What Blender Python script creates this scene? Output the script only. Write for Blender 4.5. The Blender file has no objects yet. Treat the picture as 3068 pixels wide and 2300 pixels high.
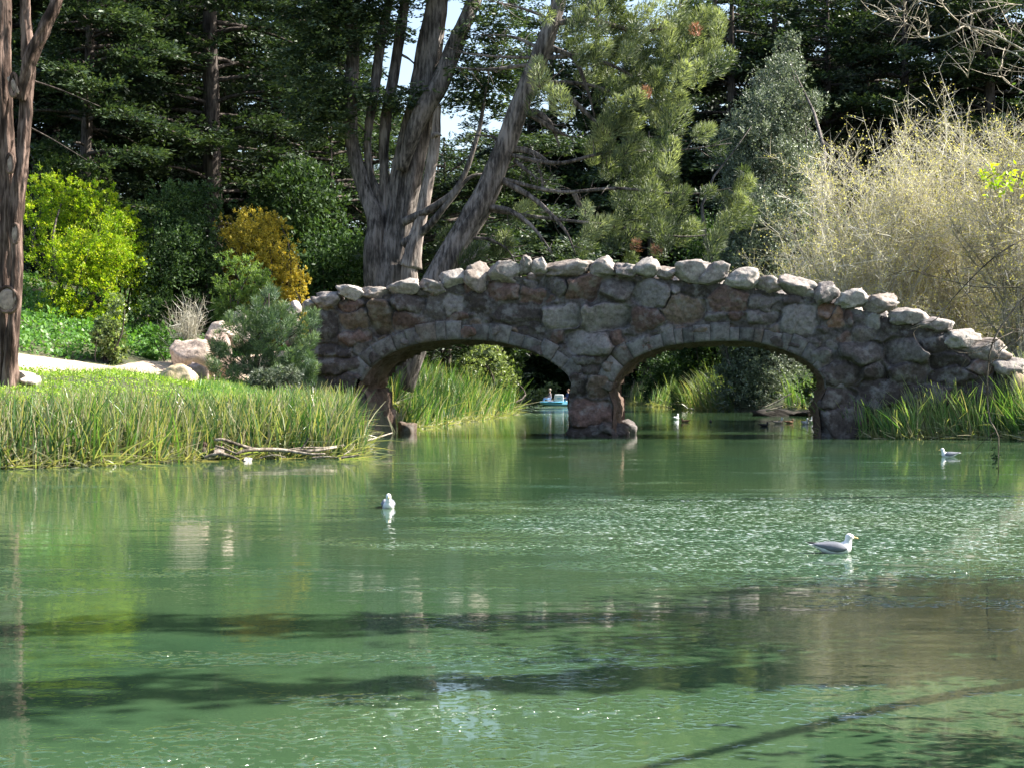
import bpy, bmesh, math
import numpy as np
from mathutils import Vector

R = np.random.default_rng(7)
S = bpy.context.scene
COL = S.collection

# ------------------------------------------------------------------ camera, sky, sun, exposure
F = 5000.0            # focal length in photo pixels (photo is 3068 wide)
CX, HY = 1534.0, 1141.0   # principal column, horizon row
CAMZ = 2.0
cam_d = bpy.data.cameras.new('camera')
cam = bpy.data.objects.new('camera', cam_d)
COL.objects.link(cam)
cam.location = (0, 0, CAMZ)
cam.rotation_euler = (math.radians(90), 0, 0)
cam_d.sensor_width = 36
cam_d.lens = 36 * F / 3068
cam_d.shift_y = (HY - 1150.0) / 3068.0
cam_d.clip_start = 0.1
cam_d.clip_end = 4000
S.camera = cam

SUN_EL = math.radians(43)
SUN_AZ = math.radians(80)      # from +Y towards +X
sdir = Vector((math.sin(SUN_AZ) * math.cos(SUN_EL), math.cos(SUN_AZ) * math.cos(SUN_EL), math.sin(SUN_EL)))
w = bpy.data.worlds.new('World')
S.world = w
w.use_nodes = True
wn = w.node_tree.nodes
sky = wn.new('ShaderNodeTexSky')
sky.sky_type = 'NISHITA'
sky.sun_disc = False
sky.sun_elevation = SUN_EL
sky.sun_rotation = SUN_AZ
sky.air_density = 1.0
sky.dust_density = 2.5
w.node_tree.links.new(sky.outputs[0], wn['Background'].inputs[0])
wn['Background'].inputs[1].default_value = 0.10
sl = bpy.data.lights.new('sun', 'SUN')
sl.energy = 5.0
sl.angle = math.radians(0.5)
sl.color = (1.0, 0.95, 0.86)
so = bpy.data.objects.new('sun', sl)
COL.objects.link(so)
so.location = (30, 10, 40)
so.rotation_euler = sdir.to_track_quat('Z', 'Y').to_euler()
S.view_settings.view_transform = 'Standard'
S.view_settings.look = 'None'
S.view_settings.exposure = 1.78
S.view_settings.gamma = 1
S.cycles.max_bounces = 7
S.cycles.diffuse_bounces = 3
S.cycles.glossy_bounces = 3
S.cycles.transmission_bounces = 4
S.cycles.transparent_max_bounces = 4
S.cycles.caustics_reflective = False
S.cycles.caustics_refractive = False

# ------------------------------------------------------------------ helpers
def P(x, y, Y):
    return np.array([(x - CX) / F * Y, Y, CAMZ + (HY - y) / F * Y])

def PP(pts, Y, ox=0, oy=0, sc=1.0):
    return np.array([P(ox + p[0] / sc, oy + p[1] / sc, Y if len(p) < 3 else p[2]) for p in pts])

def norm(a):
    return a / np.maximum(np.linalg.norm(a, axis=-1, keepdims=True), 1e-9)

def sstep(a, b, x):
    t = np.clip((x - a) / (b - a), 0, 1)
    return t * t * (3 - 2 * t)

def _hash(ix, iy, iz, seed):
    n = (ix.astype(np.int64) * 374761393 + iy.astype(np.int64) * 668265263 + iz.astype(np.int64) * 1440662683 + seed * 974711) & 0xffffffff
    n = ((n ^ (n >> 13)) * 1274126177) & 0xffffffff
    n = ((n ^ (n >> 15)) * 2246822519) & 0xffffffff
    return (n ^ (n >> 16)).astype(np.float64) / 4294967296.0

def vnoise(p, seed=0):
    p = np.asarray(p, float)
    i = np.floor(p).astype(np.int64)
    f = p - i
    f = f * f * (3 - 2 * f)
    out = 0
    for dx in (0, 1):
        for dy in (0, 1):
            for dz in (0, 1):
                wgt = (f[:, 0] if dx else 1 - f[:, 0]) * (f[:, 1] if dy else 1 - f[:, 1]) * (f[:, 2] if dz else 1 - f[:, 2])
                out = out + wgt * _hash(i[:, 0] + dx, i[:, 1] + dy, i[:, 2] + dz, seed)
    return out * 2 - 1

def fbm(p, seed=0, oct=3):
    a, s, o = 1.0, 0.0, 0
    for k in range(oct):
        o = o + a * vnoise(np.asarray(p) * 2 ** k, seed + k)
        a *= 0.5
    return o

class Geo:
    """collects quads with a per-point float 'v' and an optional colour"""
    def __init__(s):
        s.v, s.f, s.a, s.c, s.n = [], [], [], [], 0
    def add(s, v, f, a=None, c=None):
        v = np.asarray(v, float).reshape(-1, 3)
        s.v.append(v)
        s.f.append(np.asarray(f, np.int64).reshape(-1, 4) + s.n)
        s.a.append(np.zeros(len(v)) if a is None else np.broadcast_to(np.asarray(a, float), (len(v),)))
        s.c.append(np.ones((len(v), 3)) if c is None else np.broadcast_to(np.asarray(c, float), (len(v), 3)))
        s.n += len(v)
    def build(s, name, mat, parent=None, smooth=False, loc=None):
        V = np.concatenate(s.v) if s.v else np.zeros((0, 3))
        Fc = np.concatenate(s.f) if s.f else np.zeros((0, 4), np.int64)
        me = bpy.data.meshes.new(name)
        me.vertices.add(len(V))
        me.vertices.foreach_set('co', V.astype(np.float32).ravel())
        tri = Fc[:, 2] == Fc[:, 3]
        tot = np.where(tri, 3, 4)
        idx = Fc.ravel()[np.repeat(~tri, 4) | (np.tile([True, True, True, False], len(Fc)))]
        start = np.concatenate([[0], np.cumsum(tot)[:-1]]) if len(Fc) else np.zeros(0)
        me.loops.add(len(idx))
        me.loops.foreach_set('vertex_index', idx.astype(np.int32))
        me.polygons.add(len(Fc))
        me.polygons.foreach_set('loop_start', start.astype(np.int32))
        me.update(calc_edges=True)
        me.attributes.new('v', 'FLOAT', 'POINT').data.foreach_set('value', np.concatenate(s.a).astype(np.float32))
        cc = np.concatenate(s.c)
        if cc.size and not (cc == 1).all():
            me.attributes.new('tint', 'FLOAT_COLOR', 'POINT').data.foreach_set('color', np.c_[cc, np.ones(len(cc))].astype(np.float32).ravel())
        if smooth:
            me.polygons.foreach_set('use_smooth', np.ones(len(Fc), bool))
        me.validate()
        me.materials.append(mat)
        o = bpy.data.objects.new(name, me)
        COL.objects.link(o)
        if parent is not None:
            o.parent = parent
        if loc is not None:
            o.location = loc
        return o

def tag(o, label, cat, group=None, kind=None):
    o['label'] = label
    o['category'] = cat
    if group:
        o['group'] = group
    if kind:
        o['kind'] = kind
    return o

def thing(name, loc, label, cat, group=None, rz=0.0):
    o = bpy.data.objects.new(name, None)
    o.empty_display_size = 0.3
    COL.objects.link(o)
    o.location = tuple(loc)
    o.rotation_euler = (0, 0, rz)
    return tag(o, label, cat, group)

def structure(o):
    o['kind'] = 'structure'
    return o

def copy_thing(root, loc, rz=0.0, scale=(1, 1, 1), label=None, group=None):
    r = root.copy()
    COL.objects.link(r)
    r.location = tuple(loc)
    r.rotation_euler = (0, 0, rz)
    r.scale = scale
    if label:
        r['label'] = label
    if group:
        r['group'] = group
    for ch in list(root.children):
        c = ch.copy()
        COL.objects.link(c)
        c.parent = r
        for g in list(ch.children):
            d = g.copy()
            COL.objects.link(d)
            d.parent = c
    return r

def catmull(pts, n):
    pts = np.asarray(pts, float)
    m = len(pts)
    if m == 2:
        t = np.linspace(0, 1, n)[:, None]
        return pts[0] * (1 - t) + pts[1] * t
    p = np.vstack([2 * pts[0] - pts[1], pts, 2 * pts[-1] - pts[-2]])
    t = np.linspace(0, m - 1 - 1e-6, n)
    i = t.astype(int)
    f = (t - i)[:, None]
    a, b, c, d = p[i], p[i + 1], p[i + 2], p[i + 3]
    return 0.5 * (2 * b + (c - a) * f + (2 * a - 5 * b + 4 * c - d) * f ** 2 + (3 * b - a - 3 * c + d) * f ** 3)

def tube(g, pts, rad, k=8, n=None, rough=0.0, seed=0, v=0.0, cap=True):
    pts = np.asarray(pts, float)
    n = n or max(2, len(pts))
    q = catmull(pts, n) if n != len(pts) else pts
    rad = np.atleast_1d(np.asarray(rad, float))
    r = np.interp(np.linspace(0, 1, n), np.linspace(0, 1, len(rad)), rad) if len(rad) > 1 else np.full(n, rad[0])
    d = norm(np.gradient(q, axis=0))
    ref = np.where(np.abs(d[:, 2:3]) > 0.9, [[0, 1, 0]], [[0, 0, 1]])
    ref = np.repeat(ref[:1], n, 0) if (np.abs(d[:, 2]) > 0.9).all() or (np.abs(d[:, 2]) <= 0.9).all() else np.repeat([[0.3, 0.9, 0.2]], n, 0)
    s = norm(np.cross(d, ref))
    u = np.cross(s, d)
    th = np.arange(k) / k * 2 * math.pi
    ring = q[:, None] + r[:, None, None] * (np.cos(th)[None, :, None] * s[:, None] + np.sin(th)[None, :, None] * u[:, None])
    if rough:
        fl = ring.reshape(-1, 3)
        ln = np.repeat(np.linspace(0, 1, n) * np.linalg.norm(np.diff(q, axis=0), axis=1).sum(), k)
        rm = r.mean()
        an = np.tile(th, n)
        pn = np.c_[np.cos(an) * 2.2, np.sin(an) * 2.2, ln / rm * 0.22]
        dv = (fl - np.repeat(q, k, 0))
        rdg = np.abs(vnoise(np.c_[np.cos(an) * 5, np.sin(an) * 5, ln / rm * .1], seed + 40)) if k >= 14 else 0
        fl = np.repeat(q, k, 0) + dv * (1 + rough * fbm(pn, seed, 3) + rough * .9 * rdg)[:, None]
        ring = fl.reshape(n, k, 3)
    i = np.arange(n - 1)[:, None] * k
    j = np.arange(k)[None]
    j2 = (j + 1) % k
    f = np.stack([i + j, i + j2, i + k + j2, i + k + j], -1).reshape(-1, 4)
    V = ring.reshape(-1, 3)
    if cap:
        V = np.vstack([V, q[-1:], q[:1]])
        a = (n - 1) * k
        e = np.arange(k)
        e2 = (e + 1) % k
        t1 = np.stack([a + e, a + e2, np.full(k, n * k), np.full(k, n * k)], -1)
        t0 = np.stack([e2, e, np.full(k, n * k + 1), np.full(k, n * k + 1)], -1)
        f = np.vstack([f, t1, t0])
    g.add(V, f, v)

def ribbons(g, base, tip, bend, width, v, segs=3, face=None, rng=R):
    """many thin tapering blades: base/tip (N,3), bend (N,3) sideways offset growing with s^2"""
    N = len(base)
    ax = norm(tip - base)
    if face is None:
        face = norm(rng.normal(size=(N, 3)))
    sd = norm(np.cross(ax, face))
    s = np.linspace(0, 1, segs + 1)
    c = base[:, None] * (1 - s)[None, :, None] + tip[:, None] * s[None, :, None] + bend[:, None] * (s ** 2)[None, :, None]
    wd = np.asarray(width)[:, None] * (1 - 0.85 * s ** 1.5)[None] * 0.5
    L = c - sd[:, None] * wd[..., None]
    Rr = c + sd[:, None] * wd[..., None]
    V = np.stack([L, Rr], 2).reshape(-1, 3)
    m = (segs + 1) * 2
    i = np.arange(N)[:, None] * m
    k = np.arange(segs)[None] * 2
    f = np.stack([i + k, i + k + 1, i + k + 3, i + k + 2], -1).reshape(-1, 4)
    g.add(V, f, np.repeat(v, m))

def leaves(g, pos, d, L, W, v, rng=R, nrm=None):
    N = len(pos)
    d = norm(d)
    if nrm is None:
        nrm = rng.normal(size=(N, 3))
    s = norm(np.cross(d, nrm))
    L = np.broadcast_to(L, (N,))[:, None]
    W = np.broadcast_to(W, (N,))[:, None]
    V = np.stack([pos, pos + d * L * .45 + s * W / 2, pos + d * L, pos + d * L * .45 - s * W / 2], 1).reshape(-1, 3)
    f = np.arange(N * 4).reshape(-1, 4)
    g.add(V, f, np.repeat(np.broadcast_to(v, (N,)), 4))

# ------------------------------------------------------------------ materials
def new_mat(name):
    m = bpy.data.materials.new(name)
    m.use_nodes = True
    nt = m.node_tree
    nt.nodes.clear()
    out = nt.nodes.new('ShaderNodeOutputMaterial')
    return m, nt, out

def N(nt, kind, **kw):
    n = nt.nodes.new(kind)
    for k, v in kw.items():
        if k.startswith('_'):
            setattr(n, k[1:], v)
        else:
            n.inputs[k.replace('__', ' ')].default_value = v
    return n

def ramp(nt, src, stops):
    r = nt.nodes.new('ShaderNodeValToRGB')
    e = r.color_ramp.elements
    while len(e) > len(stops):
        e.remove(e[-1])
    while len(e) < len(stops):
        e.new(0.5)
    for el, (p, c) in zip(e, stops):
        el.position = p
        el.color = (*c, 1)
    nt.links.new(src, r.inputs[0])
    return r

def leaf_mat(name, cols, trans=0.4, tint=1.0, rough=0.5, spec=0.35, tcol=None):
    m, nt, out = new_mat(name)
    at = nt.nodes.new('ShaderNodeAttribute')
    at.attribute_name = 'v'
    k = len(cols)
    r = ramp(nt, at.outputs['Fac'], [(i / (k - 1), c) for i, c in enumerate(cols)])
    oi = nt.nodes.new('ShaderNodeObjectInfo')
    hs = N(nt, 'ShaderNodeHueSaturation')
    mr = N(nt, 'ShaderNodeMapRange')
    mr.inputs['To Min'].default_value = 0.8
    mr.inputs['To Max'].default_value = 1.2
    nt.links.new(oi.outputs['Random'], mr.inputs['Value'])
    nt.links.new(mr.outputs[0], hs.inputs['Value'])
    nt.links.new(r.outputs[0], hs.inputs['Color'])
    b = N(nt, 'ShaderNodeBsdfPrincipled', Roughness=rough)
    b.inputs['Specular IOR Level'].default_value = spec
    nt.links.new(hs.outputs[0], b.inputs['Base Color'])
    t = nt.nodes.new('ShaderNodeBsdfTranslucent')
    hs2 = N(nt, 'ShaderNodeMixRGB', Fac=1.0)
    hs2.blend_type = 'MULTIPLY'
    hs2.inputs[2].default_value = (*(tcol or (1.25, 1.3, 0.55)), 1)
    nt.links.new(hs.outputs[0], hs2.inputs[1])
    nt.links.new(hs2.outputs[0], t.inputs['Color'])
    mx = N(nt, 'ShaderNodeMixShader', Fac=trans)
    nt.links.new(b.outputs[0], mx.inputs[1])
    nt.links.new(t.outputs[0], mx.inputs[2])
    nt.links.new(mx.outputs[0], out.inputs[0])
    return m

def bark_mat(name, c0, c1, scale=6.0, stretch=0.12, bump=0.6):
    m, nt, out = new_mat(name)
    tc = nt.nodes.new('ShaderNodeTexCoord')
    mp = nt.nodes.new('ShaderNodeMapping')
    mp.inputs['Scale'].default_value = (1, 1, stretch)
    nt.links.new(tc.outputs['Object'], mp.inputs[0])
    nz = N(nt, 'ShaderNodeTexNoise', Scale=scale, Detail=6.0, Roughness=0.65)
    nt.links.new(mp.outputs[0], nz.inputs['Vector'])
    nz2 = N(nt, 'ShaderNodeTexNoise', Scale=0.9, Detail=3.0)
    nt.links.new(tc.outputs['Object'], nz2.inputs['Vector'])
    ad = N(nt, 'ShaderNodeMath')
    ad.operation = 'ADD'
    nt.links.new(nz.outputs[0], ad.inputs[0])
    m2 = N(nt, 'ShaderNodeMath')
    m2.operation = 'MULTIPLY_ADD'
    nt.links.new(nz2.outputs[0], m2.inputs[0])
    m2.inputs[1].default_value = 0.5
    m2.inputs[2].default_value = -0.25
    nt.links.new(m2.outputs[0], ad.inputs[1])
    r = ramp(nt, ad.outputs[0], [(0.34, tuple(x * .3 for x in c0)), (0.47, c0), (0.64, c1)])
    b = N(nt, 'ShaderNodeBsdfPrincipled', Roughness=0.9)
    b.inputs['Specular IOR Level'].default_value = 0.15
    nt.links.new(r.outputs[0], b.inputs['Base Color'])
    bp = N(nt, 'ShaderNodeBump', Strength=bump, Distance=0.06)
    nt.links.new(nz.outputs[0], bp.inputs['Height'])
    nt.links.new(bp.outputs[0], b.inputs['Normal'])
    nt.links.new(b.outputs[0], out.inputs[0])
    return m

def stone_mat(name, tinted=True, col=(0.25, 0.22, 0.2), lichen=(0.46, 0.45, 0.44), lich_amt=0.5, bump=0.5, sc=1.0):
    m, nt, out = new_mat(name)
    tc = nt.nodes.new('ShaderNodeTexCoord')
    nA = N(nt, 'ShaderNodeTexNoise', Scale=7.0 * sc, Detail=7.0, Roughness=0.7)
    nB = N(nt, 'ShaderNodeTexNoise', Scale=2.2 * sc, Detail=5.0, Roughness=0.65)
    nC = N(nt, 'ShaderNodeTexVoronoi', Scale=14.0 * sc)
    for n in (nA, nB, nC):
        nt.links.new(tc.outputs['Object'], n.inputs['Vector'])
    if tinted:
        at = nt.nodes.new('ShaderNodeAttribute')
        at.attribute_name = 'tint'
        base = at.outputs['Color']
    else:
        rgb = nt.nodes.new('ShaderNodeRGB')
        rgb.outputs[0].default_value = (*col, 1)
        base = rgb.outputs[0]
    mr = ramp(nt, nA.outputs[0], [(0.28, (.38, .36, .36)), (0.5, (.95, .95, .95)), (0.72, (1.5, 1.5, 1.5))])
    mu = N(nt, 'ShaderNodeMixRGB', Fac=1.0)
    mu.blend_type = 'MULTIPLY'
    nt.links.new(base, mu.inputs[1])
    nt.links.new(mr.outputs[0], mu.inputs[2])
    lr = ramp(nt, nB.outputs[0], [(0.5, (0, 0, 0)), (0.64, (1, 1, 1))])
    sc2 = N(nt, 'ShaderNodeMath')
    sc2.operation = 'MULTIPLY'
    nt.links.new(lr.outputs[0], sc2.inputs[0])
    sc2.inputs[1].default_value = lich_amt
    lm = N(nt, 'ShaderNodeMixRGB')
    nt.links.new(sc2.outputs[0], lm.inputs[0])
    nt.links.new(mu.outputs[0], lm.inputs[1])
    lm.inputs[2].default_value = (*lichen, 1)
    b = N(nt, 'ShaderNodeBsdfPrincipled', Roughness=0.92)
    b.inputs['Specular IOR Level'].default_value = 0.2
    nt.links.new(lm.outputs[0], b.inputs['Base Color'])
    bp = N(nt, 'ShaderNodeBump', Strength=bump, Distance=0.05)
    nt.links.new(nA.outputs[0], bp.inputs['Height'])
    nt.links.new(bp.outputs[0], b.inputs['Normal'])
    nt.links.new(b.outputs[0], out.inputs[0])
    return m

def plain_mat(name, c, rough=0.5, spec=0.4, var=0.0):
    m, nt, out = new_mat(name)
    b = N(nt, 'ShaderNodeBsdfPrincipled', Roughness=rough)
    b.inputs['Specular IOR Level'].default_value = spec
    tc = nt.nodes.new('ShaderNodeTexCoord')
    nz = N(nt, 'ShaderNodeTexNoise', Scale=9.0, Detail=4.0)
    nt.links.new(tc.outputs['Object'], nz.inputs['Vector'])
    r = ramp(nt, nz.outputs[0], [(0.3, tuple(x * (1 - var) for x in c)), (0.7, tuple(min(1, x * (1 + var)) for x in c))])
    nt.links.new(r.outputs[0], b.inputs['Base Color'])
    nt.links.new(b.outputs[0], out.inputs[0])
    return m

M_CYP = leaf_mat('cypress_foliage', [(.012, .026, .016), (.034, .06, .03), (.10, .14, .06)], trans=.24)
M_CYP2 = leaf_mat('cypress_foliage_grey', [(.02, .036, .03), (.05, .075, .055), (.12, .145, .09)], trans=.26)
M_PINE = leaf_mat('pine_needles', [(.03, .05, .028), (.10, .13, .065), (.32, .36, .21)], trans=.34)
M_YPINE = leaf_mat('young_pine_needles', [(.035, .07, .045), (.085, .14, .075), (.18, .25, .13)], trans=.28)
M_DEAD = leaf_mat('dead_needles', [(.2, .09, .05), (.3, .15, .09), (.36, .22, .13)], trans=.2, tcol=(1.1, .9, .6))
M_YG = leaf_mat('yellow_green_leaves', [(.06, .14, .012), (.32, .44, .022), (.7, .66, .04)], trans=.48, tcol=(1.05, 1.3, .35))
M_DKB = leaf_mat('dark_shrub_leaves', [(.018, .04, .016), (.04, .075, .026), (.085, .14, .045)], trans=.3, spec=.15)
M_OLIVE = leaf_mat('olive_shrub_leaves', [(.03, .06, .018), (.07, .12, .03), (.15, .21, .06)], trans=.38)
M_GOLD = leaf_mat('golden_leaves', [(.2, .18, .025), (.54, .44, .05), (.78, .64, .1)], trans=.34, tcol=(1.2, 1.05, .5))
M_LG = leaf_mat('light_green_leaves', [(.07, .13, .035), (.15, .24, .06), (.27, .36, .12)], trans=.42)
M_EUC = leaf_mat('grey_green_leaves', [(.05, .07, .05), (.13, .165, .11), (.3, .34, .24)], trans=.25, spec=.5, tcol=(1.1, 1.15, .75))
M_GLOSSY = leaf_mat('glossy_leaves', [(.06, .10, .04), (.16, .22, .08), (.36, .42, .2)], trans=.4, spec=.6, rough=.35)
M_IVY = leaf_mat('ivy_leaves', [(.05, .12, .02), (.10, .24, .04), (.2, .36, .09)], trans=.4, spec=.5)
M_HERB = leaf_mat('herb_leaves', [(.10, .18, .02), (.2, .34, .035), (.38, .48, .08)], trans=.42)
M_REED = leaf_mat('reed_blades', [(.02, .055, .025), (.065, .15, .042), (.17, .29, .085), (.4, .34, .23)], trans=.42, tcol=(1.25, 1.35, .45), spec=.5, rough=.35)
M_DRYREED = leaf_mat('dry_reed_blades', [(.16, .12, .06), (.3, .24, .14), (.42, .38, .26)], trans=.3, tcol=(1.1, 1.0, .7))
M_TWIG = leaf_mat('willow_twigs', [(.22, .21, .17), (.43, .41, .34), (.68, .66, .57)], trans=.25, tcol=(1, .95, .8), spec=.3)
M_BUD = leaf_mat('willow_buds', [(.34, .33, .14), (.52, .5, .2), (.66, .64, .32)], trans=.4, tcol=(1.2, 1.15, .5))
M_BARK = bark_mat('grey_bark', (.09, .078, .07), (.23, .2, .182), 7, .16, 1.0)
M_BARKD = bark_mat('dark_bark', (.055, .045, .04), (.12, .1, .085), 7, .15)
M_BARKR = bark_mat('red_brown_bark', (.07, .046, .036), (.235, .165, .135), 8, .12, 1.0)
M_SNAG = bark_mat('weathered_wood', (.2, .165, .145), (.38, .325, .29), 9, .12)
M_WOODP = bark_mat('pale_branch_wood', (.3, .26, .2), (.5, .45, .36), 9, .3)
M_DRIFT = bark_mat('driftwood_grey', (.17, .14, .11), (.36, .31, .25), 9, .4)
M_SCAR = plain_mat('cut_wood', (.3, .235, .195), .9, .15, .35)
M_STONE = stone_mat('fieldstone', True, lich_amt=.42, lichen=(.27, .26, .25), bump=.9)
M_CAP = stone_mat('capstone_rock', True, lich_amt=.5, lichen=(.46, .43, .39), bump=.8)
M_VOUS = stone_mat('arch_stone', True, lich_amt=.35, lichen=(.26, .26, .245))
M_LINING = stone_mat('vault_stone', False, (.13, .09, .07), (.24, .2, .17), .35, 1.0, .7)
M_ROCK = stone_mat('brown_boulder_rock', True, lich_amt=.35, lichen=(.52, .46, .4), bump=.8)

# ------------------------------------------------------------------ the ground
LAKE = np.array([(-12, 5), (-15, 12), (-17, 25), (-16, 34), (-12.6, 37.3), (-11.4, 38.2), (-9.7, 39.4), (-7.8, 42.4), (-4.4, 43.6), (-3.9, 46),
                 (-4.4, 53), (-5.0, 59), (-4.9, 63), (-4.5, 68), (-3.2, 76), (-2.1, 84), (-.3, 98), (.1, 106), (-1.6, 118), (-4, 130),
                 (-7, 145), (-4, 158), (4, 162), (9, 158), (10.4, 149), (11.8, 128), (13.2, 115), (16.2, 105), (17.4, 97), (14.6, 80),
                 (12.4, 66), (11.9, 61.5), (12.2, 60), (13.6, 58.6), (17.6, 56.8), (19, 51), (15.6, 43), (12.6, 35), (9.9, 27), (7.8, 19.5),
                 (6.6, 14), (5.2, 8), (3.5, 2.5), (-4, 2)], float)

def shore(x, y):
    """signed distance to the shoreline: positive on land"""
    p = np.stack([np.asarray(x, float).ravel(), np.asarray(y, float).ravel()], 1)
    best = np.full(len(p), 1e9)
    ins = np.zeros(len(p), bool)
    a = LAKE
    b = np.roll(LAKE, -1, 0)
    for i in range(len(a)):
        e = b[i] - a[i]
        t = np.clip(((p - a[i]) @ e) / (e @ e), 0, 1)
        best = np.minimum(best, np.hypot(*(p - a[i] - t[:, None] * e).T))
        c = ((a[i, 1] > p[:, 1]) != (b[i, 1] > p[:, 1]))
        with np.errstate(divide='ignore', invalid='ignore'):
            xi = (b[i, 0] - a[i, 0]) * (p[:, 1] - a[i, 1]) / (b[i, 1] - a[i, 1]) + a[i, 0]
        ins ^= c & (p[:, 0] < xi)
    return np.where(ins, -best, best).reshape(np.shape(x))

def ground_z(x, y, rough=True):
    x = np.asarray(x, float)
    y = np.asarray(y, float)
    d = shore(x, y)
    z = np.where(d > 0, 1.25 * (1 - np.exp(-d / 2.2)) + (.09 * np.minimum(d, 8.5) + .03 * np.clip(d - 8.5, 0, 40)),
                 np.maximum(-1.2, d * .45))
    left = sstep(-8.5, -13, x) * sstep(45, 58, y)
    z = z + left * np.clip((-13 - x) * .2 + (y - 60.5) * .13, 0, 7)
    z = z + .024 * np.clip(y - 46, 0, 14) * sstep(-6.5, -9, x) * (d > 3)
    rampm = sstep(-13.8, -8, x) * sstep(-1.5, -6, x) * sstep(59.5, 62, y) * sstep(70, 66.5, y) * (d > 0)
    z = z + rampm * 1.35
    z = z + 4.5 * sstep(95, 190, y) * sstep(4, 30, d) + 3.0 * sstep(200, 600, np.hypot(x, y))
    near = sstep(14, 2, y) * (d > 0)
    z = z * (1 - .45 * near)
    if rough:
        pn = np.stack([x.ravel() * .5, y.ravel() * .5, np.zeros(x.size)], 1)
        z = z + (.12 * fbm(pn, 11)).reshape(x.shape) * sstep(.2, 3, d)
    return z

def gz(x, y):
    return float(ground_z(np.array([x]), np.array([y]))[0])

def make_ground():
    xs = np.unique(np.concatenate([np.linspace(-45, 45, 150), -45 - np.geomspace(1, 1500, 26), 45 + np.geomspace(1, 1500, 26)]))
    ys = np.unique(np.concatenate([np.linspace(-10, 170, 280), -10 - np.geomspace(1, 400, 14), 170 + np.geomspace(2, 1800, 26)]))
    X, Y = np.meshgrid(xs, ys)
    Z = ground_z(X, Y)
    n, m = X.shape
    i = np.arange(n - 1)[:, None] * m
    j = np.arange(m - 1)[None]
    f = np.stack([i + j, i + j + 1, i + m + j + 1, i + m + j], -1).reshape(-1, 4)
    g = Geo()
    g.add(np.stack([X, Y, Z], -1), f)
    m_, nt, out = new_mat('soil_and_litter')
    tc = nt.nodes.new('ShaderNodeTexCoord')
    n1 = N(nt, 'ShaderNodeTexNoise', Scale=.35, Detail=8.0, Roughness=.7)
    n2 = N(nt, 'ShaderNodeTexNoise', Scale=5.0, Detail=6.0, Roughness=.7)
    nt.links.new(tc.outputs['Object'], n1.inputs['Vector'])
    nt.links.new(tc.outputs['Object'], n2.inputs['Vector'])
    r1 = ramp(nt, n1.outputs[0], [(.35, (.05, .04, .025)), (.5, (.055, .07, .025)), (.65, (.11, .09, .055))])
    r2 = ramp(nt, n2.outputs[0], [(.3, (.5, .5, .5)), (.7, (1.4, 1.4, 1.4))])
    mu = N(nt, 'ShaderNodeMixRGB', Fac=1.0)
    mu.blend_type = 'MULTIPLY'
    nt.links.new(r1.outputs[0], mu.inputs[1])
    nt.links.new(r2.outputs[0], mu.inputs[2])
    b = N(nt, 'ShaderNodeBsdfPrincipled', Roughness=.95)
    nt.links.new(mu.outputs[0], b.inputs['Base Color'])
    bp = N(nt, 'ShaderNodeBump', Strength=.5, Distance=.08)
    nt.links.new(n2.outputs[0], bp.inputs['Height'])
    nt.links.new(bp.outputs[0], b.inputs['Normal'])
    nt.links.new(b.outputs[0], out.inputs[0])
    structure(g.build('ground', m_, smooth=True))
make_ground()

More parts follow.
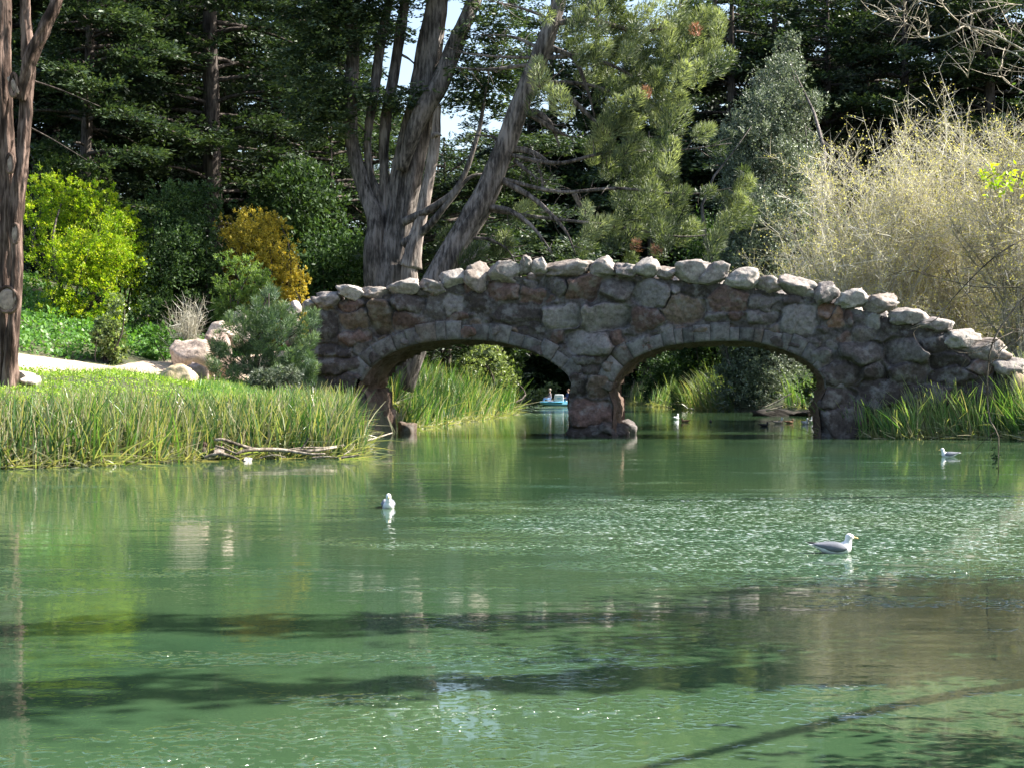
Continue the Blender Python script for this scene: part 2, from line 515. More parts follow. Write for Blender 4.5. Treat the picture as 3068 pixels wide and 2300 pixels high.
def make_water():
    g = Geo()
    g.add([(-30, -4, 0), (40, -4, 0), (40, 172, 0), (-30, 172, 0)], [(0, 1, 2, 3)])
    m, nt, out = new_mat('murky_green_water')
    tc = nt.nodes.new('ShaderNodeTexCoord')
    def wave(scale, stretch, det, rot=0.0):
        mp = nt.nodes.new('ShaderNodeMapping')
        mp.inputs['Scale'].default_value = (stretch, 1, 1)
        mp.inputs['Rotation'].default_value = (0, 0, rot)
        nt.links.new(tc.outputs['Object'], mp.inputs[0])
        n = N(nt, 'ShaderNodeTexNoise', Scale=scale, Detail=det, Roughness=.55)
        nt.links.new(mp.outputs[0], n.inputs['Vector'])
        return n
    w1 = wave(1.3, .45, 2.0, .12)
    w2 = wave(12.0, 1.0, 1.0, -.1)
    # patches of breeze: a band of ripples across the middle right and a weaker one near by
    def band(cx, cy, rx, ry, p=1.0):
        mp = nt.nodes.new('ShaderNodeMapping')
        mp.vector_type = 'POINT'
        mp.inputs['Location'].default_value = (-cx / rx, -cy / ry, 0)
        mp.inputs['Scale'].default_value = (1 / rx, 1 / ry, 1)
        nt.links.new(tc.outputs['Object'], mp.inputs[0])
        gr = nt.nodes.new('ShaderNodeTexGradient')
        gr.gradient_type = 'SPHERICAL'
        nt.links.new(mp.outputs[0], gr.inputs[0])
        return gr
    b1 = band(6.5, 23.0, 9.5, 8.5)
    b2 = band(-.6, 10.3, 1.9, 3.2)
    b3 = band(2.5, 118, 7, 34)
    s0 = N(nt, 'ShaderNodeMath'); s0.operation = 'MULTIPLY'
    nt.links.new(b2.outputs['Fac'], s0.inputs[0]); s0.inputs[1].default_value = .45
    s1 = N(nt, 'ShaderNodeMath'); s1.operation = 'MULTIPLY_ADD'
    nt.links.new(b1.outputs['Fac'], s1.inputs[0]); s1.inputs[1].default_value = 1.35; nt.links.new(s0.outputs[0], s1.inputs[2])
    s2 = N(nt, 'ShaderNodeMath'); s2.operation = 'ADD'
    nt.links.new(s1.outputs[0], s2.inputs[0]); nt.links.new(b3.outputs['Fac'], s2.inputs[1])
    pn = N(nt, 'ShaderNodeTexNoise', Scale=.55, Detail=3.0, Roughness=.6)
    mpn = nt.nodes.new('ShaderNodeMapping')
    mpn.inputs['Scale'].default_value = (.5, 1.4, 1)
    nt.links.new(tc.outputs['Object'], mpn.inputs[0])
    nt.links.new(mpn.outputs[0], pn.inputs['Vector'])
    pm = N(nt, 'ShaderNodeMath'); pm.operation = 'MULTIPLY_ADD'
    nt.links.new(pn.outputs[0], pm.inputs[0])
    pm.inputs[1].default_value = 1.7
    pm.inputs[2].default_value = -.9
    pa = N(nt, 'ShaderNodeMath'); pa.operation = 'ADD'
    nt.links.new(s2.outputs[0], pa.inputs[0]); nt.links.new(pm.outputs[0], pa.inputs[1])
    amp = N(nt, 'ShaderNodeMapRange', _interpolation_type='SMOOTHSTEP')
    amp.inputs['From Min'].default_value = 0.0
    amp.inputs['From Max'].default_value = 1.1
    amp.inputs['To Min'].default_value = .006
    amp.inputs['To Max'].default_value = 2.0
    nt.links.new(pa.outputs[0], amp.inputs['Value'])
    wl = N(nt, 'ShaderNodeMapRange', _interpolation_type='SMOOTHSTEP')
    wl.inputs['From Min'].default_value = .5
    wl.inputs['From Max'].default_value = .68
    w3 = wave(2.6, .8, 2.0, .3)
    wm = N(nt, 'ShaderNodeMath'); wm.operation = 'MULTIPLY_ADD'
    nt.links.new(w3.outputs[0], wm.inputs[0]); wm.inputs[1].default_value = .5; wm.inputs[2].default_value = -.25
    wa = N(nt, 'ShaderNodeMath'); wa.operation = 'ADD'
    nt.links.new(w2.outputs[0], wa.inputs[0]); nt.links.new(wm.outputs[0], wa.inputs[1])
    nt.links.new(wa.outputs[0], wl.inputs['Value'])
    h2 = N(nt, 'ShaderNodeMath'); h2.operation = 'MULTIPLY'
    nt.links.new(wl.outputs[0], h2.inputs[0]); nt.links.new(amp.outputs[0], h2.inputs[1])
    bpa = N(nt, 'ShaderNodeBump', Strength=1.0, Distance=.006)
    nt.links.new(w1.outputs[0], bpa.inputs['Height'])
    bpb = N(nt, 'ShaderNodeBump', Strength=1.0, Distance=.05)
    nt.links.new(h2.outputs[0], bpb.inputs['Height'])
    nt.links.new(bpa.outputs[0], bpb.inputs['Normal'])
    fr = N(nt, 'ShaderNodeFresnel', IOR=1.33)
    nt.links.new(bpb.outputs[0], fr.inputs['Normal'])
    n3 = N(nt, 'ShaderNodeTexNoise', Scale=.18, Detail=3.0)
    nt.links.new(tc.outputs['Object'], n3.inputs['Vector'])
    cr = ramp(nt, n3.outputs[0], [(.35, (.028, .064, .031)), (.65, (.045, .080, .035))])
    df = nt.nodes.new('ShaderNodeBsdfDiffuse')
    nt.links.new(cr.outputs[0], df.inputs['Color'])
    gl = N(nt, 'ShaderNodeBsdfGlossy', Roughness=.05)
    gl.inputs['Color'].default_value = (1, 1, 1, 1)
    ro = N(nt, 'ShaderNodeMapRange')
    ro.inputs['To Min'].default_value = .04
    ro.inputs['To Max'].default_value = .42
    nt.links.new(h2.outputs[0], ro.inputs['Value'])
    nt.links.new(ro.outputs[0], gl.inputs['Roughness'])
    nt.links.new(bpb.outputs[0], gl.inputs['Normal'])
    mx = nt.nodes.new('ShaderNodeMixShader')
    nt.links.new(fr.outputs[0], mx.inputs[0])
    nt.links.new(df.outputs[0], mx.inputs[1])
    nt.links.new(gl.outputs[0], mx.inputs[2])
    nt.links.new(mx.outputs[0], out.inputs[0])
    structure(g.build('water', m))
make_water()

def make_path():
    cl = catmull([(-34, 47, 0), (-24, 51, 0), (-17, 54.5, 0), (-12.8, 58.5, 0), (-10.2, 62.8, 0), (-7.0, 64.0, 0)], 60)
    d = norm(np.gradient(cl, axis=0))
    nrm = np.c_[-d[:, 1], d[:, 0], np.zeros(len(d))]
    wd = np.interp(np.linspace(0, 1, 60), [0, .5, .8, 1], [2.7, 2.5, 2.0, 1.5])
    s = np.linspace(-1, 1, 13)
    wob = .35 * vnoise(np.c_[np.arange(60) * .25, np.zeros(60), np.zeros(60)], 5)
    X = cl[:, None] + nrm[:, None] * ((wd + wob)[:, None] * s)[..., None]
    X[..., 2] = ground_z(X[..., 0], X[..., 1]) + .03
    i = np.arange(59)[:, None] * 13
    j = np.arange(12)[None]
    f = np.stack([i + j, i + j + 1, i + 14 + j, i + 13 + j], -1).reshape(-1, 4)
    g = Geo()
    g.add(X, f)
    m = stone_mat('pale_trodden_earth', False, (.42, .33, .25), (.5, .42, .34), .4, .3, .5)
    structure(g.build('path', m, smooth=True))
make_path()

# ------------------------------------------------------------------ stones
_bm = bmesh.new()
bmesh.ops.create_icosphere(_bm, subdivisions=4, radius=1)
ICO_V = norm(np.array([v.co[:] for v in _bm.verts]))
ICO_F = np.array([[v.index for v in f.verts] + [f.verts[-1].index] for f in _bm.faces])
_bm.free()

def rock(g, c, half, seed, col, rz=0.0, box=.62, tilt=0.0, rough=.2, facets=0):
    u = ICO_V
    p = np.sign(u) * np.abs(u) ** box
    p = p / np.abs(p).max(0)
    nz = rough * 1.3 * vnoise(u * 1.5 + seed * 3.1, seed) + rough * .55 * vnoise(u * 3.6, seed + 1) + rough * .3 * vnoise(u * 8, seed + 2) + rough * .15 * vnoise(u * 17, seed + 3)
    p = p * (1 + nz)[:, None]
    if facets:
        fr = np.random.default_rng(seed * 13 + 5)
        for nn in norm(fr.normal(size=(facets, 3))):
            hh = fr.uniform(.62, .9) * np.percentile(p @ nn, 99)
            p = p - np.maximum(0, p @ nn - hh)[:, None] * nn * .92
        lo, hi = p.min(0), p.max(0)
        p = (p - (lo + hi) / 2) / ((hi - lo) / 2)
        p = p * (1 + rough * .22 * vnoise(u * 9, seed + 4) + rough * .14 * vnoise(u * 19, seed + 5))[:, None]
    p = p * np.asarray(half)
    ct, st = math.cos(tilt), math.sin(tilt)
    p = np.c_[p[:, 0] * ct - p[:, 2] * st, p[:, 1], p[:, 0] * st + p[:, 2] * ct]
    cz, sz = math.cos(rz), math.sin(rz)
    p = np.c_[p[:, 0] * cz - p[:, 1] * sz, p[:, 0] * sz + p[:, 1] * cz, p[:, 2]]
    cc = np.asarray(col) * (1 + .18 * vnoise(u * 2.2, seed + 9))[:, None]
    g.add(p + np.asarray(c), ICO_F, 0, cc)

# ------------------------------------------------------------------ the bridge
TH = math.radians(8.1)
BX0, BY0 = (1772 - CX) / F * 60.0, 60.0
BU = np.array([math.cos(TH), -math.sin(TH)])
BV = np.array([math.sin(TH), math.cos(TH)])
BW = 4.2

def uz(x, y, v=0.0):
    """photo direction -> (u, z) on the bridge's upright plane at depth v"""
    dx = (x - CX) / F
    t = (np.dot((BX0, BY0), BV) + v) / (dx * BV[0] + BV[1])
    px, py = t * dx - BX0, t - BY0
    return px * BU[0] + py * BU[1], CAMZ + (HY - y) / F * t

def bl(u, v, z):
    """bridge frame -> bridge local coordinates (its Empty is turned by -TH)"""
    return np.stack(np.broadcast_arrays(np.asarray(u, float), np.asarray(v, float), np.asarray(z, float)), -1)

TOP = [(925, 928), (1000, 908), (1100, 888), (1200, 884), (1280, 872), (1400, 852), (1500, 842), (1600, 826), (1750, 824), (1900, 830), (2000, 842),
       (2150, 852), (2250, 868), (2400, 893), (2500, 912), (2600, 938), (2700, 965), (2800, 995), (2900, 1040), (2960, 1078), (3010, 1110), (3070, 1165)]
ARCH_A = [(1110, 1330), (1103, 1230), (1096, 1180), (1074, 1165), (1080, 1140), (1112, 1095), (1171, 1054), (1243, 1030), (1307, 1019), (1375, 1015), (1465, 1019), (1533, 1031),
          (1601, 1054), (1660, 1086), (1700, 1120), (1712, 1145), (1704, 1180), (1700, 1215), (1705, 1250), (1705, 1330)]
ARCH_B = [(1836, 1330), (1836, 1270), (1838, 1215), (1826, 1172), (1844, 1125), (1877, 1086), (1925, 1058), (1991, 1036), (2068, 1024), (2170, 1019), (2251, 1022), (2332, 1040),
          (2397, 1066), (2440, 1096), (2470, 1135), (2474, 1165), (2460, 1195), (2452, 1225), (2458, 1270), (2462, 1330)]
topU = np.array([uz(*p) for p in TOP])
polyA = np.array([uz(*p) for p in ARCH_A])
polyB = np.array([uz(*p) for p in ARCH_B])
for _p in (polyA, polyB):
    _p[0, 1] = _p[-1, 1] = -.6

def inpoly(px, py, poly):
    ins = np.zeros(px.shape, bool)
    b = np.roll(poly, -1, 0)
    for (x0, y0), (x1, y1) in zip(poly, b):
        c = (y0 > py) != (y1 > py)
        with np.errstate(divide='ignore', invalid='ignore'):
            ins ^= c & (px < (x1 - x0) * (py - y0) / (y1 - y0) + x0)
    return ins

GR, DK, RD, TN, LT, OR = (.11, .095, .089), (.064, .052, .048), (.108, .07, .059), (.12, .09, .07), (.19, .17, .162), (.155, .09, .06)
ZA = dict(o=(900, 720), s=2.212, l=[
    (75, 480, 270, 660, DK), (280, 470, 440, 580, TN), (285, 585, 445, 690, RD), (445, 410, 600, 620, TN), (600, 355, 830, 470, DK), (830, 390, 960, 540, GR),
    (965, 360, 1090, 490, LT), (1090, 340, 1260, 480, DK), (1260, 280, 1445, 400, RD), (1435, 310, 1610, 440, RD), (1290, 425, 1600, 545, DK), (600, 480, 820, 600, RD),
    (1610, 240, 1755, 350, GR), (1755, 245, 1990, 390, RD), (1620, 420, 1840, 590, LT), (1860, 420, 2200, 590, LT), (2000, 265, 2212, 390, GR), (1770, 600, 2035, 760, LT),
    (1800, 750, 2010, 830, DK), (1650, 605, 1768, 690, RD), (2040, 600, 2150, 700, RD), (100, 690, 330, 780, DK), (75, 770, 400, 880, DK), (335, 680, 430, 770, GR),
    (80, 880, 400, 1000, DK), (255, 395, 420, 468, RD), (85, 410, 250, 478, TN), (100, 1000, 400, 1150, DK), (250, 1150, 470, 1300, DK), (970, 490, 1110, 545, RD)])
ZB = dict(o=(1600, 720), s=2.458, l=[
    (735, 310, 990, 480, LT), (720, 485, 915, 655, RD), (915, 380, 1235, 600, TN), (1000, 305, 1100, 378, LT), (1110, 330, 1290, 430, DK), (1290, 365, 1565, 540, RD),
    (1235, 535, 1420, 605, GR), (1420, 545, 1560, 605, RD), (1560, 505, 1820, 605, GR), (1570, 395, 1820, 505, GR), (1825, 470, 2095, 680, LT), (1820, 400, 2000, 470, DK),
    (2095, 440, 2212, 640, OR), (2080, 650, 2230, 750, GR), (1640, 310, 1810, 395, DK), (255, 980, 395, 1170, DK), (395, 980, 565, 1170, TN), (255, 1175, 585, 1360, RD),
    (330, 900, 500, 980, DK), (700, 680, 860, 780, GR), (210, 1360, 600, 1450, DK)])
ZC = dict(o=(2300, 800), s=2.763, l=[
    (0, 270, 110, 360, GR), (425, 340, 615, 500, OR), (615, 360, 700, 480, RD), (700, 370, 810, 440, GR), (815, 400, 950, 505, LT), (950, 425, 1090, 560, DK),
    (700, 485, 890, 600, GR), (400, 520, 570, 625, GR), (575, 540, 700, 635, RD), (600, 610, 960, 785, GR), (965, 590, 1330, 785, GR), (1090, 500, 1210, 585, DK),
    (1210, 570, 1500, 700, DK), (1340, 700, 1650, 830, DK), (480, 640, 585, 712, LT), (260, 590, 420, 700, GR), (300, 690, 520, 800, GR), (450, 795, 760, 990, DK),
    (760, 800, 1000, 960, DK), (1000, 800, 1330, 960, DK), (1330, 835, 1700, 980, DK), (1650, 750, 1900, 910, RD), (440, 1000, 730, 1180, DK), (430, 1150, 720, 1400, DK),
    (700, 960, 1100, 1180, DK), (1100, 960, 1500, 1180, DK), (1500, 970, 1900, 1200, DK), (1900, 850, 2100, 1000, DK)])

def bridge():
    r = np.random.default_rng(21)
    root = thing('stone_bridge', (BX0, BY0, 0), 'rustic double arched bridge of rough brown and grey fieldstones over the green water', 'bridge', rz=-TH)
    # ---- face stones: a heightfield of packed boulders with sunken joints
    st = []
    for Z in (ZA, ZB, ZC):
        for x0, y0, x1, y1, c in Z['l']:
            a = uz(Z['o'][0] + x0 / Z['s'], Z['o'][1] + y0 / Z['s'])
            b = uz(Z['o'][0] + x1 / Z['s'], Z['o'][1] + y1 / Z['s'])
            st.append(((a[0] + b[0]) / 2, (a[1] + b[1]) / 2, abs(b[0] - a[0]) / 2, abs(a[1] - b[1]) / 2, c))
    u0, u1 = topU[0, 0], topU[-1, 0]
    cols = [GR, DK, RD, TN, DK, RD, GR]
    tries = 0
    while tries < 9000:
        tries += 1
        a = r.uniform(.16, .42) if tries < 5000 else r.uniform(.1, .22)
        b = a * r.uniform(.55, .95)
        cu, cz = r.uniform(u0, u1), r.uniform(-.8, 7)
        if all(abs(cu - s[0]) / (a * .85 + s[2]) > 1 or abs(cz - s[1]) / (b * .85 + s[3]) > 1 for s in st):
            st.append((cu, cz, a, b, cols[r.integers(len(cols))]))
    st_a = np.array([s[:4] for s in st])
    st_c = np.array([s[4] for s in st]) * r.uniform(.8, 1.2, (len(st), 1))
    st_h = r.uniform(.10, .22, len(st)) * np.clip(st_a[:, 2] / .5, .5, 1.25)
    st_t = r.normal(0, .09, (len(st), 2))
    step = .035
    us = np.arange(u0, u1 + step, step)
    zs = np.arange(-.55, 6.9, step)
    Ug, Zg = np.meshgrid(us, zs)
    u, z = Ug.ravel(), Zg.ravel()
    pn = np.c_[u, z, u * 0]
    wu = u + .15 * vnoise(pn * 1.9, 3) + .05 * vnoise(pn * 5, 4)
    wz = z + .14 * vnoise(pn * 1.9, 5) + .05 * vnoise(pn * 5, 6)
    d1 = np.full(len(u), 9.0)
    d2 = np.full(len(u), 9.0)
    id1 = np.zeros(len(u), int)
    for i, (cu, cz, a, b) in enumerate(st_a):
        sel = np.flatnonzero((np.abs(wu - cu) < a * 1.9) & (np.abs(wz - cz) < b * 1.9))
        d = ((np.abs(wu[sel] - cu) / a) ** 2.4 + (np.abs(wz[sel] - cz) / b) ** 2.4) ** (1 / 2.4)
        c = d < d1[sel]
        d2[sel] = np.where(c, d1[sel], np.minimum(d2[sel], d))
        d1[sel] = np.where(c, d, d1[sel])
        id1[sel] = np.where(c, i, id1[sel])
    edge = np.minimum(sstep(.02, .17, d2 - d1), sstep(1.2, 1.0, d1))
    dome = np.clip(1 - np.clip(d1, 0, 1.3) ** 3.2 * .55, 0, 1)
    h = st_h[id1] * dome * edge + edge * (st_t[id1, 0] * (u - st_a[id1, 0]) + st_t[id1, 1] * (z - st_a[id1, 1])) * 3
    rv = pn + id1[:, None] * 7.3
    h = h - .075 * np.abs(vnoise(rv * 1.7, 12)) * edge - .045 * np.abs(vnoise(rv * 4.2, 13)) * edge + .02 * fbm(pn * 9, 15)
    col = st_c[id1] * edge[:, None] + np.array((.072, .062, .057)) * (1 - edge[:, None])
    top = np.interp(u, topU[:, 0], topU[:, 1])
    keep = (z < top + .06) & ~inpoly(u, z, polyA) & ~inpoly(u, z, polyB)
    nz_, nu = Ug.shape
    i = np.arange(nz_ - 1)[:, None] * nu
    j = np.arange(nu - 1)[None]
    f = np.stack([i + j, i + j + 1, i + nu + j + 1, i + nu + j], -1).reshape(-1, 4)
    f = f[keep[f].all(1)]
    g = Geo()
    used = np.zeros(len(u), bool)
    used[f.ravel()] = True
    re = np.cumsum(used) - 1
    g.add(bl(u, -h, z)[used], re[f], 0, col[used])
    g.build('wall', M_STONE, root, smooth=True)
    # ---- core: rear wall, parapet backs, roadway
    g = Geo()
    uu = np.linspace(u0, u1, 110)
    tt = np.interp(uu, topU[:, 0], topU[:, 1])
    def strip(p, q):
        n = len(p)
        k = np.arange(n - 1)
        g.add(np.vstack([p, q]), np.stack([k, k + 1, n + k + 1, n + k], -1), 0, (.15, .125, .115))
    deck = tt - .85
    strip(bl(uu, .0, tt), bl(uu, .45, tt))
    strip(bl(uu, .45, tt), bl(uu, .45, deck))
    strip(bl(uu, BW - .45, deck), bl(uu, BW - .45, tt))
    strip(bl(uu, BW - .45, tt), bl(uu, BW, tt))
    for uu0 in (u0, u1):
        zt = np.interp(uu0, topU[:, 0], topU[:, 1])
        zz = np.linspace(-.5, zt, 24)
        nn = .06 * fbm(np.c_[zz * 2, zz * 0, zz * 0], 4)
        strip(bl(uu0 + nn, .0, zz), bl(uu0 + nn, BW * .98, zz))
    g.build('parapet', M_STONE, root)
    g = Geo()
    strip(bl(uu, .45, deck), bl(uu, BW - .45, deck))
    g.build('roadway', stone_mat('roadway_earth', False, (.25, .2, .16), (.35, .3, .25), .3), root)
    # rear wall: same fieldstone, coarser grid
    g = Geo()
    sub = .14
    us2 = np.arange(u0, u1, sub)
    zs2 = np.arange(-.5, 6.9, sub)
    U2, Z2 = np.meshgrid(us2, zs2)
    a2, b2 = U2.ravel(), Z2.ravel()
    keep = (b2 < np.interp(a2, topU[:, 0], topU[:, 1]) + .05) & ~inpoly(a2, b2, polyA) & ~inpoly(a2, b2, polyB)
    i = np.arange(len(zs2) - 1)[:, None] * len(us2)
    j = np.arange(len(us2) - 1)[None]
    f = np.stack([i + j, i + len(us2) + j, i + len(us2) + j + 1, i + j + 1], -1).reshape(-1, 4)
    f = f[keep[f].any(1)]
    g.add(bl(a2, BW + .1 * fbm(np.c_[a2, b2, a2 * 0] * 1.8, 8), b2), f, 0, (.16, .13, .12))
    g.build('rear_wall', M_STONE, root, smooth=True)
    # ---- vault linings and arch rings
    for k, poly in enumerate((polyA, polyB)):
        q = catmull(np.c_[poly[:, 0], poly[:, 1], poly[:, 0] * 0], 150)[:, :2]
        vs = np.linspace(-.02, BW, 30)
        tn = norm(np.gradient(q, axis=0))
        nr = np.c_[tn[:, 1], -tn[:, 0]]       # into the opening
        nr = nr * (1 if k >= 0 else -1)
        pn = np.stack(np.broadcast_arrays(q[:, None, 0] * 2, vs[None] * 2, q[:, None, 1] * 2), -1).reshape(-1, 3)
        dsp = (.13 * fbm(pn, 31 + k) + .09 * np.abs(vnoise(pn * 2.3, 36)) + .06 * fbm(pn * 3, 35)).reshape(150, 30) * sstep(0, .5, vs)[None]
        X = bl(q[:, None, 0] + nr[:, None, 0] * dsp, vs[None], q[:, None, 1] + nr[:, None, 1] * dsp)
        g = Geo()
        i = np.arange(149)[:, None] * 30
        j = np.arange(29)[None]
        g.add(X, np.stack([i + j, i + j + 1, i + 31 + j, i + 30 + j], -1).reshape(-1, 4))
        g.build('vault', M_LINING, root, smooth=True)
        # ring of wedge stones on the curved part only
        sel = poly[4:16] if k == 0 else poly[3:16]
        q = catmull(np.c_[sel[:, 0], sel[:, 1], sel[:, 0] * 0], 200)[:, :2]
        sl_ = np.concatenate([[0], np.cumsum(np.linalg.norm(np.diff(q, axis=0), axis=1))])
        pos = 0.0
        g = Geo()
        while pos < sl_[-1] - .12:
            wv = r.uniform(.28, .75)
            p1 = min(pos + wv, sl_[-1])
            m0, m1 = pos + .004, p1 - .004
            th0 = r.uniform(.46, .7)
            pr = r.uniform(.07, .13)
            c = np.array([(.105, .095, .09), (.09, .084, .08), (.135, .125, .12), (.105, .088, .076)][r.integers(4)]) * r.uniform(.85, 1.2)
            nu_, nv_, nd = 6, 7, 4
            A = np.linspace(0, 1, nu_)
            B = np.linspace(0, 1, nv_)
            aa, bb = np.meshgrid(A, B, indexing='ij')
            sp = m0 + (m1 - m0) * aa
            cu = np.interp(sp, sl_, q[:, 0])
            cz = np.interp(sp, sl_, q[:, 1])
            e = .08
            tu = np.interp(sp + e, sl_, q[:, 0]) - np.interp(sp - e, sl_, q[:, 0])
            tz = np.interp(sp + e, sl_, q[:, 1]) - np.interp(sp - e, sl_, q[:, 1])
            ln = np.hypot(tu, tz) + 1e-9
            nu2, nz2 = -tz / ln, tu / ln            # away from the opening
            rr = -.03 + th0 * bb
            fu, fz = cu + nu2 * rr, cz + nz2 * rr
            rim = np.minimum(np.minimum(aa, 1 - aa) * (m1 - m0), np.minimum(bb, 1 - bb) * th0)
            dep = pr - .035 * (1 - sstep(0, .07, rim)) + .035 * vnoise(np.c_[fu.ravel() * 4, fz.ravel() * 4, fu.ravel() * 0], 7).reshape(fu.shape)
            front = bl(fu, -dep, fz).reshape(-1, 3)
            back = bl(fu, .3, fz).reshape(-1, 3)
            n0 = nu_ * nv_
            ii = np.arange(nu_ - 1)[:, None] * nv_
            jj = np.arange(nv_ - 1)[None]
            ff = np.stack([ii + jj, ii + nv_ + jj, ii + nv_ + jj + 1, ii + jj + 1], -1).reshape(-1, 4)
            bd = [x * nv_ for x in range(nu_)] + [(nu_ - 1) * nv_ + y for y in range(1, nv_)] + [x * nv_ + nv_ - 1 for x in range(nu_ - 2, -1, -1)] + [y for y in range(nv_ - 2, 0, -1)]
            sd = np.array([(bd[x], bd[x - 1], bd[x - 1] + n0, bd[x] + n0) for x in range(len(bd))])
            g.add(np.vstack([front, back]), np.vstack([ff, sd]), 0, c * (1 + .25 * vnoise(np.vstack([front, back]) * 3, 2))[:, None])
            pos = p1
        g.build('arch_ring', M_VOUS, root)
    # ---- boulders that cap the parapets
    caps = [(903, 895, 946, 930), (941, 871, 1018, 925), (1014, 856, 1090, 903), (1074, 860, 1164, 903), (1160, 834, 1255, 890), (1250, 838, 1334, 886), (1322, 808, 1404, 870),
            (1393, 782, 1470, 877), (1467, 782, 1557, 850), (1556, 766, 1598, 826), (1592, 772, 1641, 828), (1626, 780, 1774, 838), (1770, 766, 1850, 834), (1844, 790, 1911, 833),
            (1906, 770, 1974, 836), (1966, 798, 2027, 845), (2025, 778, 2122, 852), (2098, 784, 2180, 856), (2172, 802, 2268, 871), (2263, 827, 2338, 882), (2336, 827, 2448, 895),
            (2440, 843, 2512, 910), (2506, 866, 2600, 924), (2590, 880, 2686, 944), (2668, 921, 2774, 972), (2745, 950, 2852, 1000), (2830, 985, 2938, 1048), (2878, 1014, 3018, 1092), (2974, 1066, 3075, 1135)]
    for k, (x0, y0, x1, y1) in enumerate(caps):
        a, b = uz(x0, y0, .1), uz(x1, y1, .1)
        g = Geo()
        cc = np.array([(.24, .21, .19), (.195, .17, .158), (.29, .26, .235), (.21, .175, .15)][k % 4])
        hw, hh = (b[0] - a[0]) / 2, (a[1] - b[1]) / 2
        rock(g, (0, 0, 0), (hw * 1.17, .42 + .1 * r.random(), hh * 1.02), 100 + k, cc, box=r.uniform(.8, 1.0), rough=.26, tilt=r.normal(0, .12), facets=9)
        g.build('capstone', M_CAP, root, smooth=True, loc=((a[0] + b[0]) / 2, .12 + r.uniform(-.04, .04), (a[1] + b[1]) / 2))
    uu_ = u0 + .5
    k = 0
    while uu_ < u1 - .5:
        wv = r.uniform(.9, 1.5)
        zt = np.interp(uu_ + wv / 2, topU[:, 0], topU[:, 1])
        hh = r.uniform(.3, .52)
        g = Geo()
        rock(g, (0, 0, 0), (wv * .53, .36, hh), 300 + k, np.array((.25, .215, .19)) * r.uniform(.8, 1.15), box=r.uniform(.75, 1), rough=.22, facets=9)
        g.build('capstone', M_CAP, root, smooth=True, loc=(uu_ + wv / 2, BW - .2, zt + .14))
        uu_ += wv * .95
        k += 1
    # ---- footings at the water
    for (x0, y0, x1, y1, v, dv, c) in [(1692, 1258, 1850, 1325, .45, .75, DK), (1815, 1262, 1880, 1325, BW - .35, .5, GR), (1720, 1262, 1870, 1325, 2.4, 1.5, DK),
                                      (1060, 1255, 1125, 1330, .3, .6, DK), (1118, 1268, 1178, 1322, BW - .45, .4, TN), (2450, 1190, 2600, 1330, .3, .7, DK)]:
        a, b = uz(x0, y0, v * .0), uz(x1, y1, v * .0)
        g = Geo()
        rock(g, (0, 0, 0), ((b[0] - a[0]) / 2, dv, (a[1] - b[1]) / 2 + .05), int(x0), np.array(c) * 1.1, rough=.2, box=.75, facets=7)
        off = 0 if v < 3 else .1
        g.build('footing', M_STONE, root, smooth=True, loc=((a[0] + b[0]) / 2 + off, v, (a[1] + b[1]) / 2 - .05))
    return root
bridge()

def boulder(x0, y0, x1, y1, Y, col, seed, label, dd=.7, box=.6, rz=0.0, group=None, sink=0.0, tilt=0.0):
    a, b = P(x0, y0, Y), P(x1, y1, Y)
    g = Geo()
    hw, hh = (b[0] - a[0]) / 2, (a[2] - b[2]) / 2
    rock(g, (0, 0, hh - sink / 2), (hw, dd, hh + sink / 2), seed, col, box=max(box, .75), rough=.2, facets=10, rz=rz, tilt=tilt)
    o = g.build('boulder', M_ROCK, smooth=True, loc=((a[0] + b[0]) / 2, Y, b[2]))
    return tag(o, label, 'boulder', group)
TB = (.36, .29, .24)
boulder(510, 1015, 648, 1092, 58.5, (.42, .33, .27), 501, 'big flat topped tan boulder beside the end of the path', .8, sink=.7)
boulder(592, 985, 700, 1062, 60, (.27, .2, .17), 502, 'reddish brown boulder just above the big tan one', .8, sink=.9)
boulder(618, 962, 715, 1000, 61.5, (.43, .35, .29), 503, 'pale slab lying on the reddish brown boulder', .7, sink=.25)
boulder(672, 932, 755, 972, 62.5, (.30, .26, .24), 504, 'long grey stone highest of the wing wall behind the young pine', .6, sink=.9)
boulder(478, 1090, 595, 1135, 54, (.40, .32, .2), 505, 'low yellowish rounded rock in front of the big tan boulder by the reeds', .7, sink=.5)
boulder(560, 1085, 625, 1120, 56.5, (.3, .23, .2), 506, 'small brown stone wedged under the big tan boulder', .5, sink=.5)
boulder(845, 908, 875, 938, 64.5, (.33, .29, .27), 507, 'leftmost small round stone of two left of the bridge end', .3, sink=.2)
boulder(870, 900, 905, 935, 64.5, (.38, .34, .32), 508, 'small tilted stone touching the left end of the bridge parapet', .3, sink=.2, tilt=.3)
boulder(838, 930, 905, 985, 64, (.24, .2, .18), 510, 'brown block under the two small stones left of the bridge end', .6, sink=.7)
boulder(45, 1110, 108, 1132, 47.5, (.5, .43, .38), 511, 'white sunlit stone beside the foot of the thick trunk', .4, sink=.2)
boulder(60, 1125, 120, 1142, 46.8, (.46, .4, .35), 512, 'flat pale stone lowest beside the thick trunk', .4, sink=.2)
boulder(3020, 1105, 3090, 1165, 58, (.36, .28, .2), 513, 'sunlit tan rock at the low right end of the bridge', .5, sink=.3)

